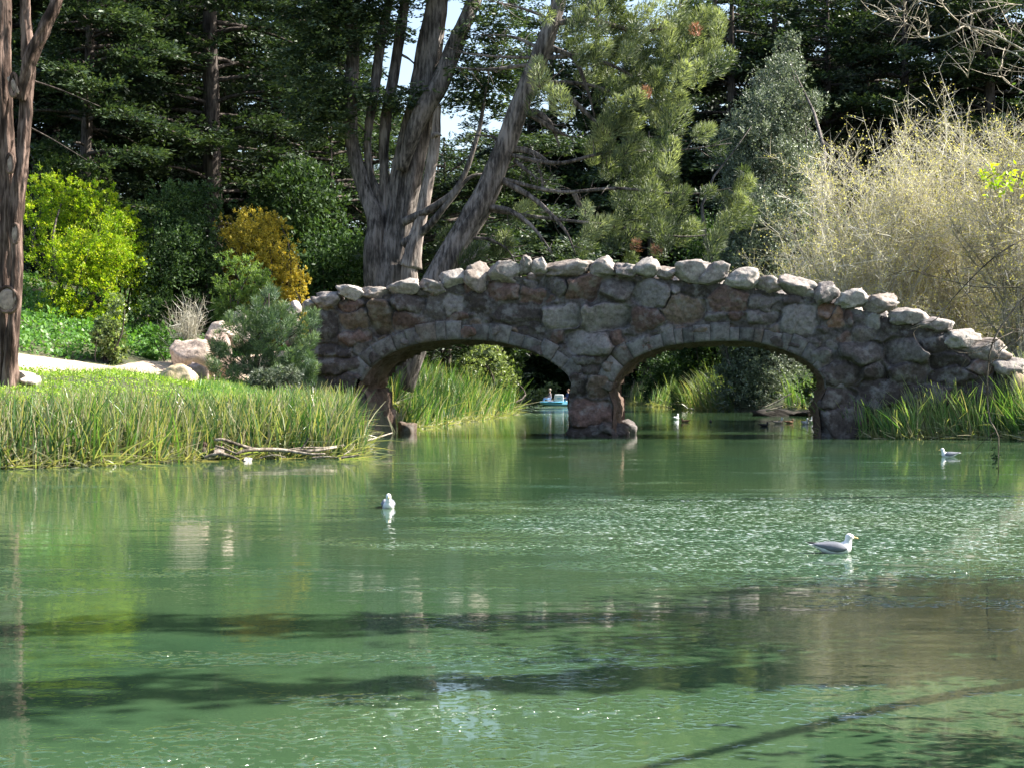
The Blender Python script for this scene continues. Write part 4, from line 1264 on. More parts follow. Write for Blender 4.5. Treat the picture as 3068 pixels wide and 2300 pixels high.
# ------------------------------------------------------------------ the thick trunk at the left edge
def edge_tree():
    Y = 46.0
    b0 = P(22, 1140, Y)
    b0[2] = gz(b0[0], Y)
    root = thing('edge_tree', b0, 'thick reddish twisted trunk with pale pruning scars at the left edge of the photo', 'tree')
    px = Y / F
    def stem(pts, rad, name='trunk', seed=1, mat=M_BARKR, k=30, n=110, rough=.26):
        g = Geo()
        tube(g, PP(pts, Y) - b0, np.array(rad) * px, k, n, rough, seed)
        g.build(name, mat, root, smooth=True)
    stem([(18, 1240), (18, 1130), (14, 950), (22, 750), (28, 600), (15, 420), (10, 250), (4, 60), (-5, -200), (-20, -600)], [38, 30, 25, 24, 25, 25, 22, 24, 22, 16], seed=1)
    stem([(24, 1230, Y - .3), (26, 1120, Y - .35), (40, 960, Y - .4), (52, 800, Y - .4), (50, 640, Y - .4), (66, 500, Y - .4), (78, 330, Y - .3), (84, 180, Y - .3), (78, 60, Y - .3), (76, -80, Y - .3), (85, -500)], [26, 18, 17, 16, 18, 16, 17, 18, 13, 11, 8], seed=2)
    stem([(-45, 1230, Y + .6), (-30, 900, Y + .6), (-20, 500, Y + .6), (-40, 0, Y + .6), (-60, -500, Y + .6)], [34, 30, 28, 28, 18], seed=3)
    stem([(62, 300, Y - .4), (95, 170, Y - .55), (135, 80, Y - .6), (175, -10, Y - .6), (240, -200)], [15, 19, 17, 15, 10], 'limb', 4)
    for k, (pts, r) in enumerate([([(90, 240), (180, 270), (300, 320)], 4), ([(85, 380), (160, 420), (260, 480)], 3), ([(60, 690), (66, 670), (72, 720)], 5)]):
        stem(pts, [r, r * .7, 1.2], 'branch', 10 + k, M_BARKD, 6, 14, .1)
    for k, (x, y, rx, ry, dy) in enumerate([(40, 255, 9, 30, .60), (30, 490, 9, 24, .60), (22, 900, 27, 34, .57), (44, 700, 10, 26, .57)]):
        p = P(x, y, Y - dy) - b0
        g = Geo()
        rock(g, (0, 0, 0), (rx * px, .03, ry * px), 900 + k, (.6, .53, .46), box=.95, rough=.2, tilt=R.normal(0, .25))
        sc = g.build('pruning_scar', M_SCAR, root, smooth=True, loc=tuple(p))
        g = Geo()
        an = np.linspace(0, 2 * math.pi, 22)
        tube(g, np.c_[np.cos(an) * rx * px * 1.12, np.full(22, .015), np.sin(an) * ry * px * 1.12] * (1 + .1 * vnoise(np.c_[np.cos(an), np.sin(an), an * 0 + k], k))[:, None], [.055], 7, 22, .2, k, cap=False)
        g.build('callus', M_BARKR, sc, smooth=True)
    # crown above the frame
    rng = np.random.default_rng(5)
    gc = Geo()
    n = 260
    a = rng.normal(0, 1, (n, 3))
    c = np.c_[a[:, 0] * 2.6 - 2.5, a[:, 1] * 2.4, 14.5 + a[:, 2] * 1.6]
    spray(gc, c, norm(a * [1, 1, .3] + rng.normal(0, .3, (n, 3))), norm(np.array([0, 0, 1.0]) + rng.normal(0, .25, (n, 3))), rng.uniform(.5, 1.1, n), 16, rng, .24, rng.uniform(.2, .8, n))
    gc.build('crown', M_CYP, root)
edge_tree()

# ------------------------------------------------------------------ shrubs on the left slope
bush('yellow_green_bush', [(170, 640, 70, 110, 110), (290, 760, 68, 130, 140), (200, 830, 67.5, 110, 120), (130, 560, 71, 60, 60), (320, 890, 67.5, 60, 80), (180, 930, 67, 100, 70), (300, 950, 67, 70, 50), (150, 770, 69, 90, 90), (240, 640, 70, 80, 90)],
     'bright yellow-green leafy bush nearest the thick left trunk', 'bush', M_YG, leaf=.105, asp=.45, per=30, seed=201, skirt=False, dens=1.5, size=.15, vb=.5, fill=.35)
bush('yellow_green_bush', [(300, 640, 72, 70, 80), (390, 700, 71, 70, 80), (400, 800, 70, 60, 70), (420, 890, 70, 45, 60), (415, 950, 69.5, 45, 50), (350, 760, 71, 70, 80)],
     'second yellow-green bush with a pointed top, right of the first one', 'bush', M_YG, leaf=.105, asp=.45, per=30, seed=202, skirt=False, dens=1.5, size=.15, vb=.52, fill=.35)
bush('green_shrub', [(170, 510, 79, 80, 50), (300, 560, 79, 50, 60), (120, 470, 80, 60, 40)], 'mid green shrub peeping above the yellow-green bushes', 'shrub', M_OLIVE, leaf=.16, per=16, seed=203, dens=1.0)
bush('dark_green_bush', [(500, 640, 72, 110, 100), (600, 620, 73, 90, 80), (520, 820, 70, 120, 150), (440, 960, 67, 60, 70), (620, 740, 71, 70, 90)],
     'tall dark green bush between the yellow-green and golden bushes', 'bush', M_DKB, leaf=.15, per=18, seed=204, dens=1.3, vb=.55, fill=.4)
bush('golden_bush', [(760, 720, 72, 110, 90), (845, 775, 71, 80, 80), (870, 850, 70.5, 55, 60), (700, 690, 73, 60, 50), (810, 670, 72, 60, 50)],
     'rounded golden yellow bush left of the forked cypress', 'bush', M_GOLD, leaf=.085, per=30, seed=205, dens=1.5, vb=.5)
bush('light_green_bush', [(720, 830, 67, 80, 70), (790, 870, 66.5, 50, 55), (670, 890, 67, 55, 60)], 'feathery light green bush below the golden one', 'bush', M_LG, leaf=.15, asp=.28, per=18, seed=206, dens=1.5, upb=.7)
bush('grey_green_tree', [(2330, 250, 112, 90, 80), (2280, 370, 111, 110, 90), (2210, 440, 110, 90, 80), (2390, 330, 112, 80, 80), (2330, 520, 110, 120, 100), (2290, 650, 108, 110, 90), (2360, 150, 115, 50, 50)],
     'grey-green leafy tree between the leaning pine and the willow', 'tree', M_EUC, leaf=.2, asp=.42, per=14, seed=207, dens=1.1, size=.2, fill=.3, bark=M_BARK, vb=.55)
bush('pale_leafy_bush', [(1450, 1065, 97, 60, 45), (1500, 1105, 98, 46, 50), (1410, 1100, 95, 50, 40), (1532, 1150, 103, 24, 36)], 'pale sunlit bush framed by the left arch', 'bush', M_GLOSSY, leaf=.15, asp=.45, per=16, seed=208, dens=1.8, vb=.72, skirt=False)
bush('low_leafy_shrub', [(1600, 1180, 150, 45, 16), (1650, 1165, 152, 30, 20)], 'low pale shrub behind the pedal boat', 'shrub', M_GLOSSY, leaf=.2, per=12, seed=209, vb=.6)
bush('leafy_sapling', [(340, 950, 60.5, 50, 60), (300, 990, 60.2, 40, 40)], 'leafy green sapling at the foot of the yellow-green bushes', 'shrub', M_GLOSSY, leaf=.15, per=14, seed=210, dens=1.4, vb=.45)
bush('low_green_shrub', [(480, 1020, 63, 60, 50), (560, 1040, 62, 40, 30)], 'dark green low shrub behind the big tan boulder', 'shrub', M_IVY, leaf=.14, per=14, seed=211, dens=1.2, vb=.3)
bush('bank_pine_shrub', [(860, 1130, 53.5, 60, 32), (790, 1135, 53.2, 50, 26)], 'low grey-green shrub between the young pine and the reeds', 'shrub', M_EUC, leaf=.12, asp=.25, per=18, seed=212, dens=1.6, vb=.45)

def twig_bush(name, x, y, Y, rx, ry, label, cat, n1, seed, colour=.6):
    rng = np.random.default_rng(seed)
    c = P(x, y, Y)
    z0 = gz(c[0], Y)
    root = thing(name, (c[0], Y, z0), label, cat)
    a, h = rx / F * Y, (c[2] + ry / F * Y) - z0
    g = Geo()
    base = np.c_[rng.normal(0, a * .25, n1), rng.normal(0, a * .25, n1), np.zeros(n1)]
    tip = np.c_[rng.normal(0, a * .6, n1), rng.normal(0, a * .5, n1), h * rng.uniform(.5, 1.05, n1)]
    ribbons(g, base, tip, rng.normal(0, .15, (n1, 3)), np.full(n1, .028), np.clip(rng.normal(colour, .2, n1), 0, 1), 3, None, rng)
    t = rng.random(n1 * 5)
    i = rng.integers(0, n1, n1 * 5)
    b2 = base[i] * (1 - t)[:, None] + tip[i] * t[:, None]
    t2 = b2 + norm(rng.normal(0, 1, (n1 * 5, 3)) + np.array([0, 0, .6])) * (h * .22)
    ribbons(g, b2, t2, np.zeros((n1 * 5, 3)), np.full(n1 * 5, .02), np.clip(rng.normal(colour, .25, n1 * 5), 0, 1), 2, None, rng)
    g.build('twigs', M_TWIG, root)
twig_bush('dry_bush', 560, 960, 62.5, 50, 55, 'dry pinkish grey leafless bush above the big tan boulder', 'bush', 170, 5, .35)

# ------------------------------------------------------------------ willows on the right
def willow(x, Y, h, spread, label, seed, nm=34, xr=0.0):
    rng = np.random.default_rng(seed)
    X = (x - CX) / F * Y
    z0 = gz(X, Y)
    root = thing('willow', (X, Y, z0), label, 'tree', 'leafless willows right of the bridge')
    gt, g2, gb = Geo(), Geo(), Geo()
    for i in range(nm):
        az = rng.uniform(0, 2 * math.pi)
        rr = spread * math.sqrt(rng.random())
        hh = h * (1 - .5 * (rr / spread) ** 2) * rng.uniform(.74, .86)
        s0 = np.array([rng.normal(0, .5), rng.normal(0, .5), -.2])
        e = np.array([rr * math.cos(az) + xr * h * .3, rr * math.sin(az) * .8, hh])
        mid = s0 * .4 + e * .5 + np.array([-math.cos(az), -math.sin(az), 0]) * rr * .12 + rng.normal(0, .35, 3)
        q = catmull([s0, mid, e], 14)
        tube(gt, q, [.085, .05, .015], 5, 14, cap=False, v=.45)
        # side shoots
        n2 = 20
        t = rng.uniform(.05, 1, n2) ** .6 * .995
        k = np.clip((t * 13).astype(int), 0, 12)
        b = q[k] * (1 - (t * 13 - k))[:, None] + q[k + 1] * (t * 13 - k)[:, None]
        dr = norm(norm(q[k + 1] - q[k]) * .55 + rng.normal(0, .75, (n2, 3)) + np.array([0, 0, .2]))
        L = h * .2 * rng.uniform(.5, 1.2, n2) * (1.1 - .2 * t)
        tp = b + dr * L[:, None]
        bd = rng.normal(0, .2, (n2, 3)) + np.array([0, 0, .1])
        ribbons(g2, b, tp, bd, np.full(n2, .038), np.clip(rng.normal(.45, .2, n2), 0, 1), 4, None, rng)
        n3 = n2 * 15
        j = rng.integers(0, n2, n3)
        t3 = rng.uniform(.1, 1, n3)
        b3 = b[j] * (1 - t3)[:, None] + tp[j] * t3[:, None] + bd[j] * (t3 ** 2)[:, None]
        d3 = norm(dr[j] * .7 + rng.normal(0, .7, (n3, 3)) + np.array([0, 0, .2]))
        L3 = rng.uniform(.35, 1.1, n3)
        t3p = b3 + d3 * L3[:, None]
        ribbons(g2, b3, t3p, rng.normal(0, .1, (n3, 3)), np.full(n3, .02), np.clip(rng.normal(.58, .25, n3), 0, 1), 2, None, rng)
        nb = n3 * 2
        jb = rng.integers(0, n3, nb)
        tb = rng.uniform(.3, 1, nb)
        pb = b3[jb] * (1 - tb)[:, None] + t3p[jb] * tb[:, None]
        leaves(gb, pb, rng.normal(0, 1, (nb, 3)) + np.array([0, 0, .5]), rng.uniform(.06, .12, nb), .045, np.clip(rng.normal(.5, .25, nb), 0, 1), rng)
    gt.build('stem', M_TWIG, root)
    g2.build('twigs', M_TWIG, root)
    gb.build('buds', M_BUD, root)
willow(2600, 73, 13.8, 5.4, 'broad pale leafless willow behind the sloping right parapet, nearest the grey-green tree', 301, 40)
willow(2860, 75, 14.4, 5.0, 'tallest pale willow with yellowish buds, behind the low right end of the bridge', 302, 42)
willow(3090, 70, 12.5, 4.4, 'pale willow cut by the right edge of the photo', 303, 38)
willow(2570, 77, 9.0, 4.2, 'lowest brownish willow between the parapet and the grey-green tree', 304, 26)

def bare_tree():
    """leafless tree on the right bank, its pale limbs reach in at the top right and its twigs hang at the right edge"""
    rng = np.random.default_rng(61)
    X, Y = 20.5, 55.5
    z0 = gz(X, Y)
    b0 = np.array([X, Y, z0])
    root = thing('bare_tree', b0, 'bare tree beyond the right edge with pale limbs reaching in at the top right', 'tree')
    gt = Geo()
    tube(gt, [(0, 0, -.3), (.2, 0, 4), (-.2, .2, 8), (.1, .2, 12.5), (.6, .3, 17)], [.3, .24, .2, .14, .05], 10, 40, .1)
    gt.build('trunk', M_BARK, root, smooth=True)
    gb = Geo()
    T3 = lambda pts: PP(pts, Y, 1900, 0, 1.894) - b0
    for pts, r in [([(2260, 330), (2000, 200), (1880, 120), (1740, 60), (1700, 10), (1680, -40)], .07), ([(2000, 200), (1880, 150), (1790, 200), (1660, 205), (1550, 160), (1440, 80), (1400, 30)], .055),
                   ([(1680, 205), (1700, 130), (1640, 50), (1600, -10)], .035), ([(1550, 160), (1540, 100), (1500, 20)], .03), ([(2300, 420), (2150, 330), (2070, 240), (2080, 170)], .05),
                   ([(2300, 300), (2180, 210), (2140, 140)], .05), ([(1880, 120), (1940, 60), (2100, 30), (2212, 20)], .05), ([(1940, 410), (1920, 300), (1980, 290)], .03), ([(2300, 560), (2150, 430), (2100, 330)], .04)]:
        q = T3(pts)
        q[:, 1] += rng.normal(0, .4, len(q))
        r *= .6
        tube(gb, q, [r, r * .7, r * .3], 5, 24)
        for _ in range(16):
            i = rng.integers(1, len(q))
            t = rng.random()
            s = q[i - 1] * (1 - t) + q[i] * t
            e = s + np.array([rng.normal(-.3, .5), rng.normal(0, .4), rng.normal(.2, .5)])
            tube(gb, [s, (s + e) / 2 + rng.normal(0, .08, 3), e], [.016, .008], 3, 5)
    gb.build('branch', M_WOODP, root)
bare_tree()

def overhang():
    """nearer tree just outside the right edge whose dark twigs hang into the picture"""
    rng = np.random.default_rng(62)
    X, Y = 11.2, 29.5
    z0 = gz(X, Y)
    b0 = np.array([X, Y, z0])
    root = thing('overhanging_tree', b0, 'near tree outside the right edge whose dark twigs hang down over the water', 'tree')
    gt, gb, gl = Geo(), Geo(), Geo()
    tube(gt, [(0, 0, -.4), (-.1, 0, 2.5), (.3, .2, 5), (.1, .3, 7.5)], [.16, .13, .1, .04], 8, 30, .1)
    gt.build('trunk', M_BARKD, root, smooth=True)
    def tw(pts, r, k=0):
        q = PP(pts, Y - .4) - b0
        q[:, 1] += rng.normal(0, .15, len(q))
        tube(gb, q, [r, r * .7, r * .4], 5, 20)
        for _ in range(k):
            i = rng.integers(1, len(q))
            t = rng.random()
            s = q[i - 1] * (1 - t) + q[i] * t
            e = s + np.array([rng.normal(-.25, .3), rng.normal(0, .2), rng.normal(0, .22)])
            tube(gb, [s, (s + e) / 2 + rng.normal(0, .05, 3), e], [.007, .004], 3, 5)
    tw([(3420, 700), (3250, 780), (3090, 870), (3010, 960), (2962, 1040), (2955, 1150), (2962, 1250), (2975, 1300), (2982, 1360), (2990, 1415)], .02, 8)
    tw([(3200, 1420), (3080, 1480), (3030, 1500), (3005, 1520), (2996, 1560)], .012, 2)
    tw([(3300, 640), (3120, 560), (3000, 520), (2950, 540)], .02, 5)
    tw([(3350, 760), (3150, 700), (2990, 760), (2870, 880), (2800, 960), (2720, 990)], .016, 14)
    tw([(3350, 900), (3130, 960), (3000, 1010), (2900, 1060), (2870, 1110)], .013, 14)
    tw([(3100, 860), (2940, 860), (2800, 830), (2700, 800)], .011, 12)
    tw([(3120, 960), (3000, 1050), (2965, 1120), (2960, 1180)], .010, 6)
    gb.build('branch', bark_mat('twig_bark', (.075, .06, .045), (.2, .17, .13), 9, .4), root)
    n = 160
    c = np.array([P(rng.uniform(2940, 3090), rng.normal(535, 28), Y - .4 + rng.normal(0, .3)) for _ in range(n)]) - b0
    leaves(gl, c, rng.normal(0, 1, (n, 3)) + np.array([-.3, 0, -.2]), .11, .05, rng.uniform(.4, 1, n), rng)
    # knobs where weed is caught on the hanging twig
    c = np.array([P(2982 + rng.normal(0, 5), 1370 + rng.normal(0, 14), Y - .5) for _ in range(40)] + [P(2994 + rng.normal(0, 4), 1555 + rng.normal(0, 8), Y - .5) for _ in range(25)]) - b0
    leaves(gb2 := Geo(), c, rng.normal(0, 1, (65, 3)), .07, .03, .1, rng)
    gb2.build('caught_weed', M_DKB, root)
    gl.build('leaves', M_YG, root)
    # upper crown, outside the frame
    gc = Geo()
    clumps(gc, [(1.2, 1.0, 8.6, 2.2, 2.0, 1.5)], 14, .14, .4, rng, dens=.5)
    gc.build('crown', M_OLIVE, root)
overhang()

# trees on the near right bank, out of frame, that throw their shade on the near water
def bank_tree(X, Y, h, label, seed, crown, lean=(0, 0), r0=.2):
    rng = np.random.default_rng(seed)
    z0 = gz(X, Y)
    root = thing('bank_tree', (X, Y, z0), label, 'tree')
    gt, gc = Geo(), Geo()
    tp = np.array([(0, 0, -.3), (lean[0] * .1, lean[1] * .1, h * .35), (lean[0] * .35, lean[1] * .35, h * .65), (lean[0], lean[1], h)])
    tube(gt, tp, [r0, r0 * .85, r0 * .65, r0 * .3], 9, 30, .12)
    for k in range(3 if crown else 0):
        t = rng.uniform(.3, .95)
        s = catmull(tp, 20)[int(t * 19)]
        e = s + np.array([rng.normal(0, 1.4), rng.normal(0, 1.6), rng.uniform(.6, 2.2)])
        tube(gt, [s, (s + e) / 2 + rng.normal(0, .2, 3), e], [.06, .03, .012], 6, 12)
    gt.build('trunk', M_BARKD, root, smooth=True)
    if crown:
        q = catmull(tp, 16)
        ivy = [(q[i][0] + rng.normal(0, .12), q[i][1] + rng.normal(0, .2), q[i][2], r0 * 1.2 * rng.uniform(.6, 1.4), r0 * 1.15 * rng.uniform(.4, 1.5), .7) for i in range(4, 16)]
        clumps(gc, ivy, 12, .14, .7, rng, dens=5.0, size=.2)
        clumps(gc, crown, 14, .16, .45, rng, dens=.8, size=.2)
        gc.build('crown', M_OLIVE, root)
bank_tree(7.8, 12.6, 10.5, 'near tree on the right bank outside the frame, throwing a long shadow', 71, [(.5, .4, 11.2, 2.2, 1.4, 1.3)], (.3, -.2), .30)
bank_tree(8.8, 15.4, 11.5, 'second near tree on the right bank outside the frame', 72, [(.2, .3, 12.3, 2.4, 1.2, 1.3)], (-.4, .4), .34)
bank_tree(6.9, 12.2, 5.4, 'small leaning near tree on the right bank outside the frame', 73, [], (-.2, -2.6), .13)
def bank_bush():
    rng = np.random.default_rng(213)
    X, Y = 8.0, 14.4
    root = thing('bank_bush', (X, Y, gz(X, Y)), 'dense bush on the near right bank outside the frame', 'bush')
    gt, gc = Geo(), Geo()
    clumps(gc, [(-.4, -1.6, 1.5, 1.3, 1.4, 1.8), (.0, -.2, 2.0, 1.5, 1.5, 2.2), (.6, 1.2, 2.2, 1.6, 1.6, 2.4), (.8, .2, 3.6, 1.6, 1.5, 1.6), (1.6, 2.4, 2.4, 1.5, 1.4, 2.2), (-.1, -.6, 4.6, 1.2, 1.1, 1.3), (.4, .9, 5.0, 1.2, 1.2, 1.3), (-.3, .2, 3.0, 1.3, 1.6, 1.4), (.8, 2.2, 4.4, 1.2, 1.2, 1.3), (-2.1, -5.0, 1.6, .7, .9, 1.6)], 14, .14, .5, rng, dens=2.4, fill=.55, size=.2)
    for k in range(8):
        e = rng.normal(0, 1, 3) * [.9, 1.2, .6] + [.4, .4, 2.6]
        tube(gt, [(rng.normal(0, .2), rng.normal(0, .2), -.3), e * .5 + rng.normal(0, .2, 3), e], [.06, .04, .015], 6, 10)
    gt.build('stem', M_BARKD, root)
    gc.build('crown', M_OLIVE, root)
bank_bush()

# ------------------------------------------------------------------ reeds, ivy and herbs: nobody could count them
def reed_bed(label, pts, hmin, hmax, width, vmean, dry=.12, seed=1, lean=(0.0, 0.0), name='reeds', top=None):
    rng = np.random.default_rng(seed)
    n = len(pts)
    g = Geo()
    z = ground_z(pts[:, 0], pts[:, 1])
    b = np.c_[pts, np.maximum(z, -.15) - .03]
    cl = vnoise(np.c_[pts * .9, np.zeros(n)], seed)
    cl2 = vnoise(np.c_[pts * 2.6, np.zeros(n)], seed + 7)
    hh = (hmin + (hmax - hmin) * rng.random(n)) * (1 + .22 * cl + .18 * cl2)
    if top:
        hh = np.clip((top - np.maximum(z, 0)) * rng.uniform(.55, 1.08, n) * (1 + .26 * cl + .2 * cl2), .35, 2)
    off = np.c_[rng.normal(lean[0], .16, n), rng.normal(lean[1], .15, n)] * hh[:, None]
    t = b + np.c_[off, hh * .97]
    bd = np.c_[rng.normal(0, .17, n) * hh + lean[0] * .3, rng.normal(0, .16, n) * hh, -np.abs(rng.normal(0, .1, n)) * hh]
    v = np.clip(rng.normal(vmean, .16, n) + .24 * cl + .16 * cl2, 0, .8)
    isdry = rng.random(n) < dry
    v = np.where(isdry, rng.uniform(.8, 1, n), v)
    face = norm(np.c_[rng.normal(0, 1, n), rng.normal(-.6, 1, n), rng.normal(0, .3, n)])
    ribbons(g, b, t, bd, width * rng.uniform(.6, 1.4, n), v, 4, face, rng)
    # bent and broken dry blades
    m = int(n * dry * 1.3)
    i = rng.integers(0, n, m)
    b2 = b[i]
    t2 = b2 + np.c_[rng.normal(0, .5, m), rng.normal(-.1, .4, m), rng.uniform(.15, .75, m)] * hh[i][:, None] * .8
    ribbons(g, b2, t2, np.c_[rng.normal(0, .3, m), rng.normal(0, .2, m), -rng.uniform(0, .5, m)], np.full(m, width * .9), rng.uniform(.78, 1, m), 4, None, rng)
    # brown litter lodged at the foot of the blades
    e = np.flatnonzero(shore(pts[:, 0], pts[:, 1]) < .9)
    i = rng.choice(e, min(len(e) * 2, 3500)) if len(e) else e
    m = len(i)
    if m:
        b3 = b[i] + rng.normal(0, .12, (m, 3)) * [1, 1, 0]
        b3[:, 2] = np.maximum(b3[:, 2], -.02) + rng.random(m) * .12
        t3 = b3 + np.c_[rng.normal(0, .32, m), rng.normal(-.05, .2, m), rng.uniform(-.05, .38, m)]
        ribbons(g, b3, t3, rng.normal(0, .1, (m, 3)), np.full(m, width * .75), rng.uniform(.82, 1, m), 3, None, rng)
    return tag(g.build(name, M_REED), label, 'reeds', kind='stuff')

def scatter(n, xr, yr, cond, rng):
    x = rng.uniform(*xr, n * 6)
    y = rng.uniform(*yr, n * 6)
    k = cond(x, y, shore(x, y))
    p = np.c_[x, y][k]
    return p[:n]
rg = np.random.default_rng(17)
lp = scatter(7800, (-17, -3.2), (36, 62), lambda x, y, d: (d > -.25) & (d < 3.0) & (y < 59) & (x / y * F + CX < 1050 + (y < 46) * 40), rg)
reed_bed('long sunlit bed of green reeds on the left bank in front of the bridge', lp, 1.0, 1.55, .05, .36, .5, 1, (.05, .0), top=1.8)
lp = scatter(2600, (-14, -3.4), (42, 60), lambda x, y, d: (d > 2.4) & (d < 5.2) & (x > -9.5) & (x / y * F + CX < 1040), rg)
reed_bed('taller reeds at the back of the left bed, below the young pine', lp, .7, 1.25, .04, .52, .1, 2, (.05, .0), top=1.85)
lp = scatter(8500, (11.2, 22), (55, 63), lambda x, y, d: (d > -.3 - (x < 14) * .75) & (d < 3.0) & (y < 60.6 - (x < 12.6) * .6), rg)
reed_bed('bed of broad green reeds at the right end of the bridge', lp, 1.15, 1.85, .05, .62, .2, 3, (-.1, .0))
lp = scatter(4600, (-6, 1.5), (66, 108), lambda x, y, d: (d > -.3) & (d < 4.5) & (x < 1), rg)
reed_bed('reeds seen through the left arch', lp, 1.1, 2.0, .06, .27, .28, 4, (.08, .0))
lp = scatter(900, (8.5, 16), (104, 152), lambda x, y, d: (d > -.5) & (d < 2.2) & (((x - CX * 0) / y * F + CX > 1840) & (x / y * F + CX < 2010)), rg)
reed_bed('pale tuft of reeds at the left of the right arch', lp, 1.3, 2.2, .07, .62, .2, 5, (.25, .0))
lp = scatter(900, (10, 17.5), (100, 125), lambda x, y, d: (d > -.5) & (d < 2.4) & (x / y * F + CX > 2020) & (x / y * F + CX < 2200), rg)
reed_bed('sunlit leaning tuft of reeds in the middle of the right arch', lp, 1.4, 2.4, .07, .66, .25, 6, (-.25, -.05))
lp = scatter(500, (15, 20), (94, 106), lambda x, y, d: (d > .5) & (d < 3.4) & (x / y * F + CX > 2350), rg)
reed_bed('green tuft of reeds on the mudbank at the right of the right arch', lp, 1.2, 2.0, .06, .5, .1, 7)
lp = scatter(1500, (-9, -.5), (66, 100), lambda x, y, d: (d > 3.5) & (d < 8), rg)
reed_bed('dry beige grass behind the reeds of the left arch', lp, 1.0, 1.8, .05, .9, .6, 8, name='dry_grass')

lp = scatter(5200, (-26, -7.5), (38, 58), lambda x, y, d: (d > 2.2) & (d < 9), rg)
reed_bed('short bright grass mixed with the herbs between the path and the reeds', lp, .12, .38, .022, .62, .12, 9, (.05, .0), name='grass')
def cover(name, label, n, xr, yr, cond, mat, leaf, hgt, vb, seed, cat='ground cover'):
    rng = np.random.default_rng(seed)
    p = scatter(n, xr, yr, cond, rng)
    z = ground_z(p[:, 0], p[:, 1])
    bump = sstep(-.6, .8, vnoise(np.c_[p * .55, p[:, :1] * 0], seed) + .5 * vnoise(np.c_[p * 1.7, p[:, :1] * 0], seed + 1))
    pos = np.c_[p, z + rng.random(len(p)) * hgt * (.25 + bump)]
    g = Geo()
    d = rng.normal(0, 1, (len(p), 3)) + np.array([0, -.1, .25])
    leaves(g, pos, d, leaf * rng.uniform(.6, 1.4, len(p)), leaf * .75, np.clip(rng.normal(vb, .22, len(p)), 0, 1), rng, np.array([0, -.2, 1.0]) + rng.normal(0, .6, (len(p), 3)))
    tag(g.build(name, mat), label, cat, kind='stuff')
PTH = catmull([(-34, 47, 0), (-24, 51, 0), (-17, 54.5, 0), (-12.8, 58.5, 0), (-10.2, 62.8, 0)], 40)
def pdist(x, y):
    return np.min(np.hypot(x[:, None] - PTH[None, :, 0], y[:, None] - PTH[None, :, 1]), 1)
def north(x, y):
    return y > np.interp(x, PTH[:, 0], PTH[:, 1])
cover('ivy', 'bright green leafy ground cover on the slope behind the path', 30000, (-27, -8), (53, 76), lambda x, y, d: (d > 3) & (pdist(x, y) > 3.0) & north(x, y), M_IVY, .17, .5, .55, 1)
cover('low_herbs', 'sunny yellow-green low herbs between the path and the reeds', 42000, (-26, -7.5), (38, 60), lambda x, y, d: (d > 2.4) & (pdist(x, y) > 2.4) & ~north(x, y), M_HERB, .07, .17, .55, 2)
cover('undergrowth', 'dim green undergrowth under the wood', 26000, (-30, 45), (62, 130), lambda x, y, d: (d > 1.0) & ~((x < -8) & (y < 76)), M_DKB, .3, .7, .4, 3)
cover('bank_weeds', 'weeds on the right bank at the foot of the wall', 7000, (11, 26), (58, 72), lambda x, y, d: (d > 1.2), M_OLIVE, .16, .5, .5, 4)

cover('leaf_litter', 'small dry brown leaves scattered over the pale path', 900, (-30, -7), (44, 66), lambda x, y, d: (d > 2.5) & (pdist(x, y) < 2.9), M_TWIG, .07, .05, .3, 6, 'litter')

# ------------------------------------------------------------------ driftwood
def driftwood():
    b0 = np.array([*P(850, 1370, 44)[:2], 0])
    root = thing('fallen_branch', b0, 'long fallen grey branch lying along the edge of the left reeds', 'branch')
    ZD = lambda pts, r: (np.array([P(500 + x / 2.949, 1250 + y / 2.949, Y * .972) for x, y, Y in pts]) * 1.0 - b0, r)
    for name, (q, r) in [('limb', ZD([(420, 200, 42.6), (500, 195, 42.6), (640, 240, 42.9), (780, 280, 43.2), (900, 285, 43.4), (1100, 290, 43.6), (1300, 290, 43.8), (1480, 262, 44.4), (1650, 235, 46), (1830, 185, 49), (1990, 135, 52)], [.06, .07, .075, .07, .05, .03])),
                         ('limb', ZD([(600, 325, 42.4), (700, 290, 42.6), (900, 280, 43), (1050, 290, 43.2), (1250, 320, 43.2), (1400, 320, 43.3)], [.05, .07, .07, .06, .03])),
                         ('twig', ZD([(1040, 290, 43.4), (1200, 265, 43.6), (1400, 262, 44), (1560, 240, 44.8)], [.035, .015])),
                         ('twig', ZD([(1180, 280, 43.4), (1220, 230, 43.4), (1255, 180, 43.4)], [.05, .03, .02])),
                         ('twig', ZD([(330, 350, 42.2), (450, 320, 42.2), (560, 340, 42.2), (640, 372, 42.2)], [.06, .07, .03])),
                         ('twig', ZD([(430, 250, 42.4), (520, 280, 42.4), (620, 320, 42.4)], [.05, .03])),
                         ('twig', ZD([(1540, 355, 43.2), (1620, 345, 43.2), (1700, 330, 43.2)], [.05, .03])),
                         ('twig', ZD([(1560, 330, 43.6), (1630, 280, 43.8), (1660, 235, 44)], [.02, .01])),
                         ('twig', ZD([(820, 360, 42.8), (940, 330, 42.8), (1050, 350, 42.8)], [.03, .015])),
                         ('twig', ZD([(1280, 355, 43), (1400, 345, 43), (1500, 350, 43)], [.035, .015]))]:
        g = Geo()
        tube(g, q, np.array(r) * .62, 7, 40, .15, int(q[0, 0] * 10) % 50)
        g.build(name, M_DRIFT, root, smooth=True)
driftwood()
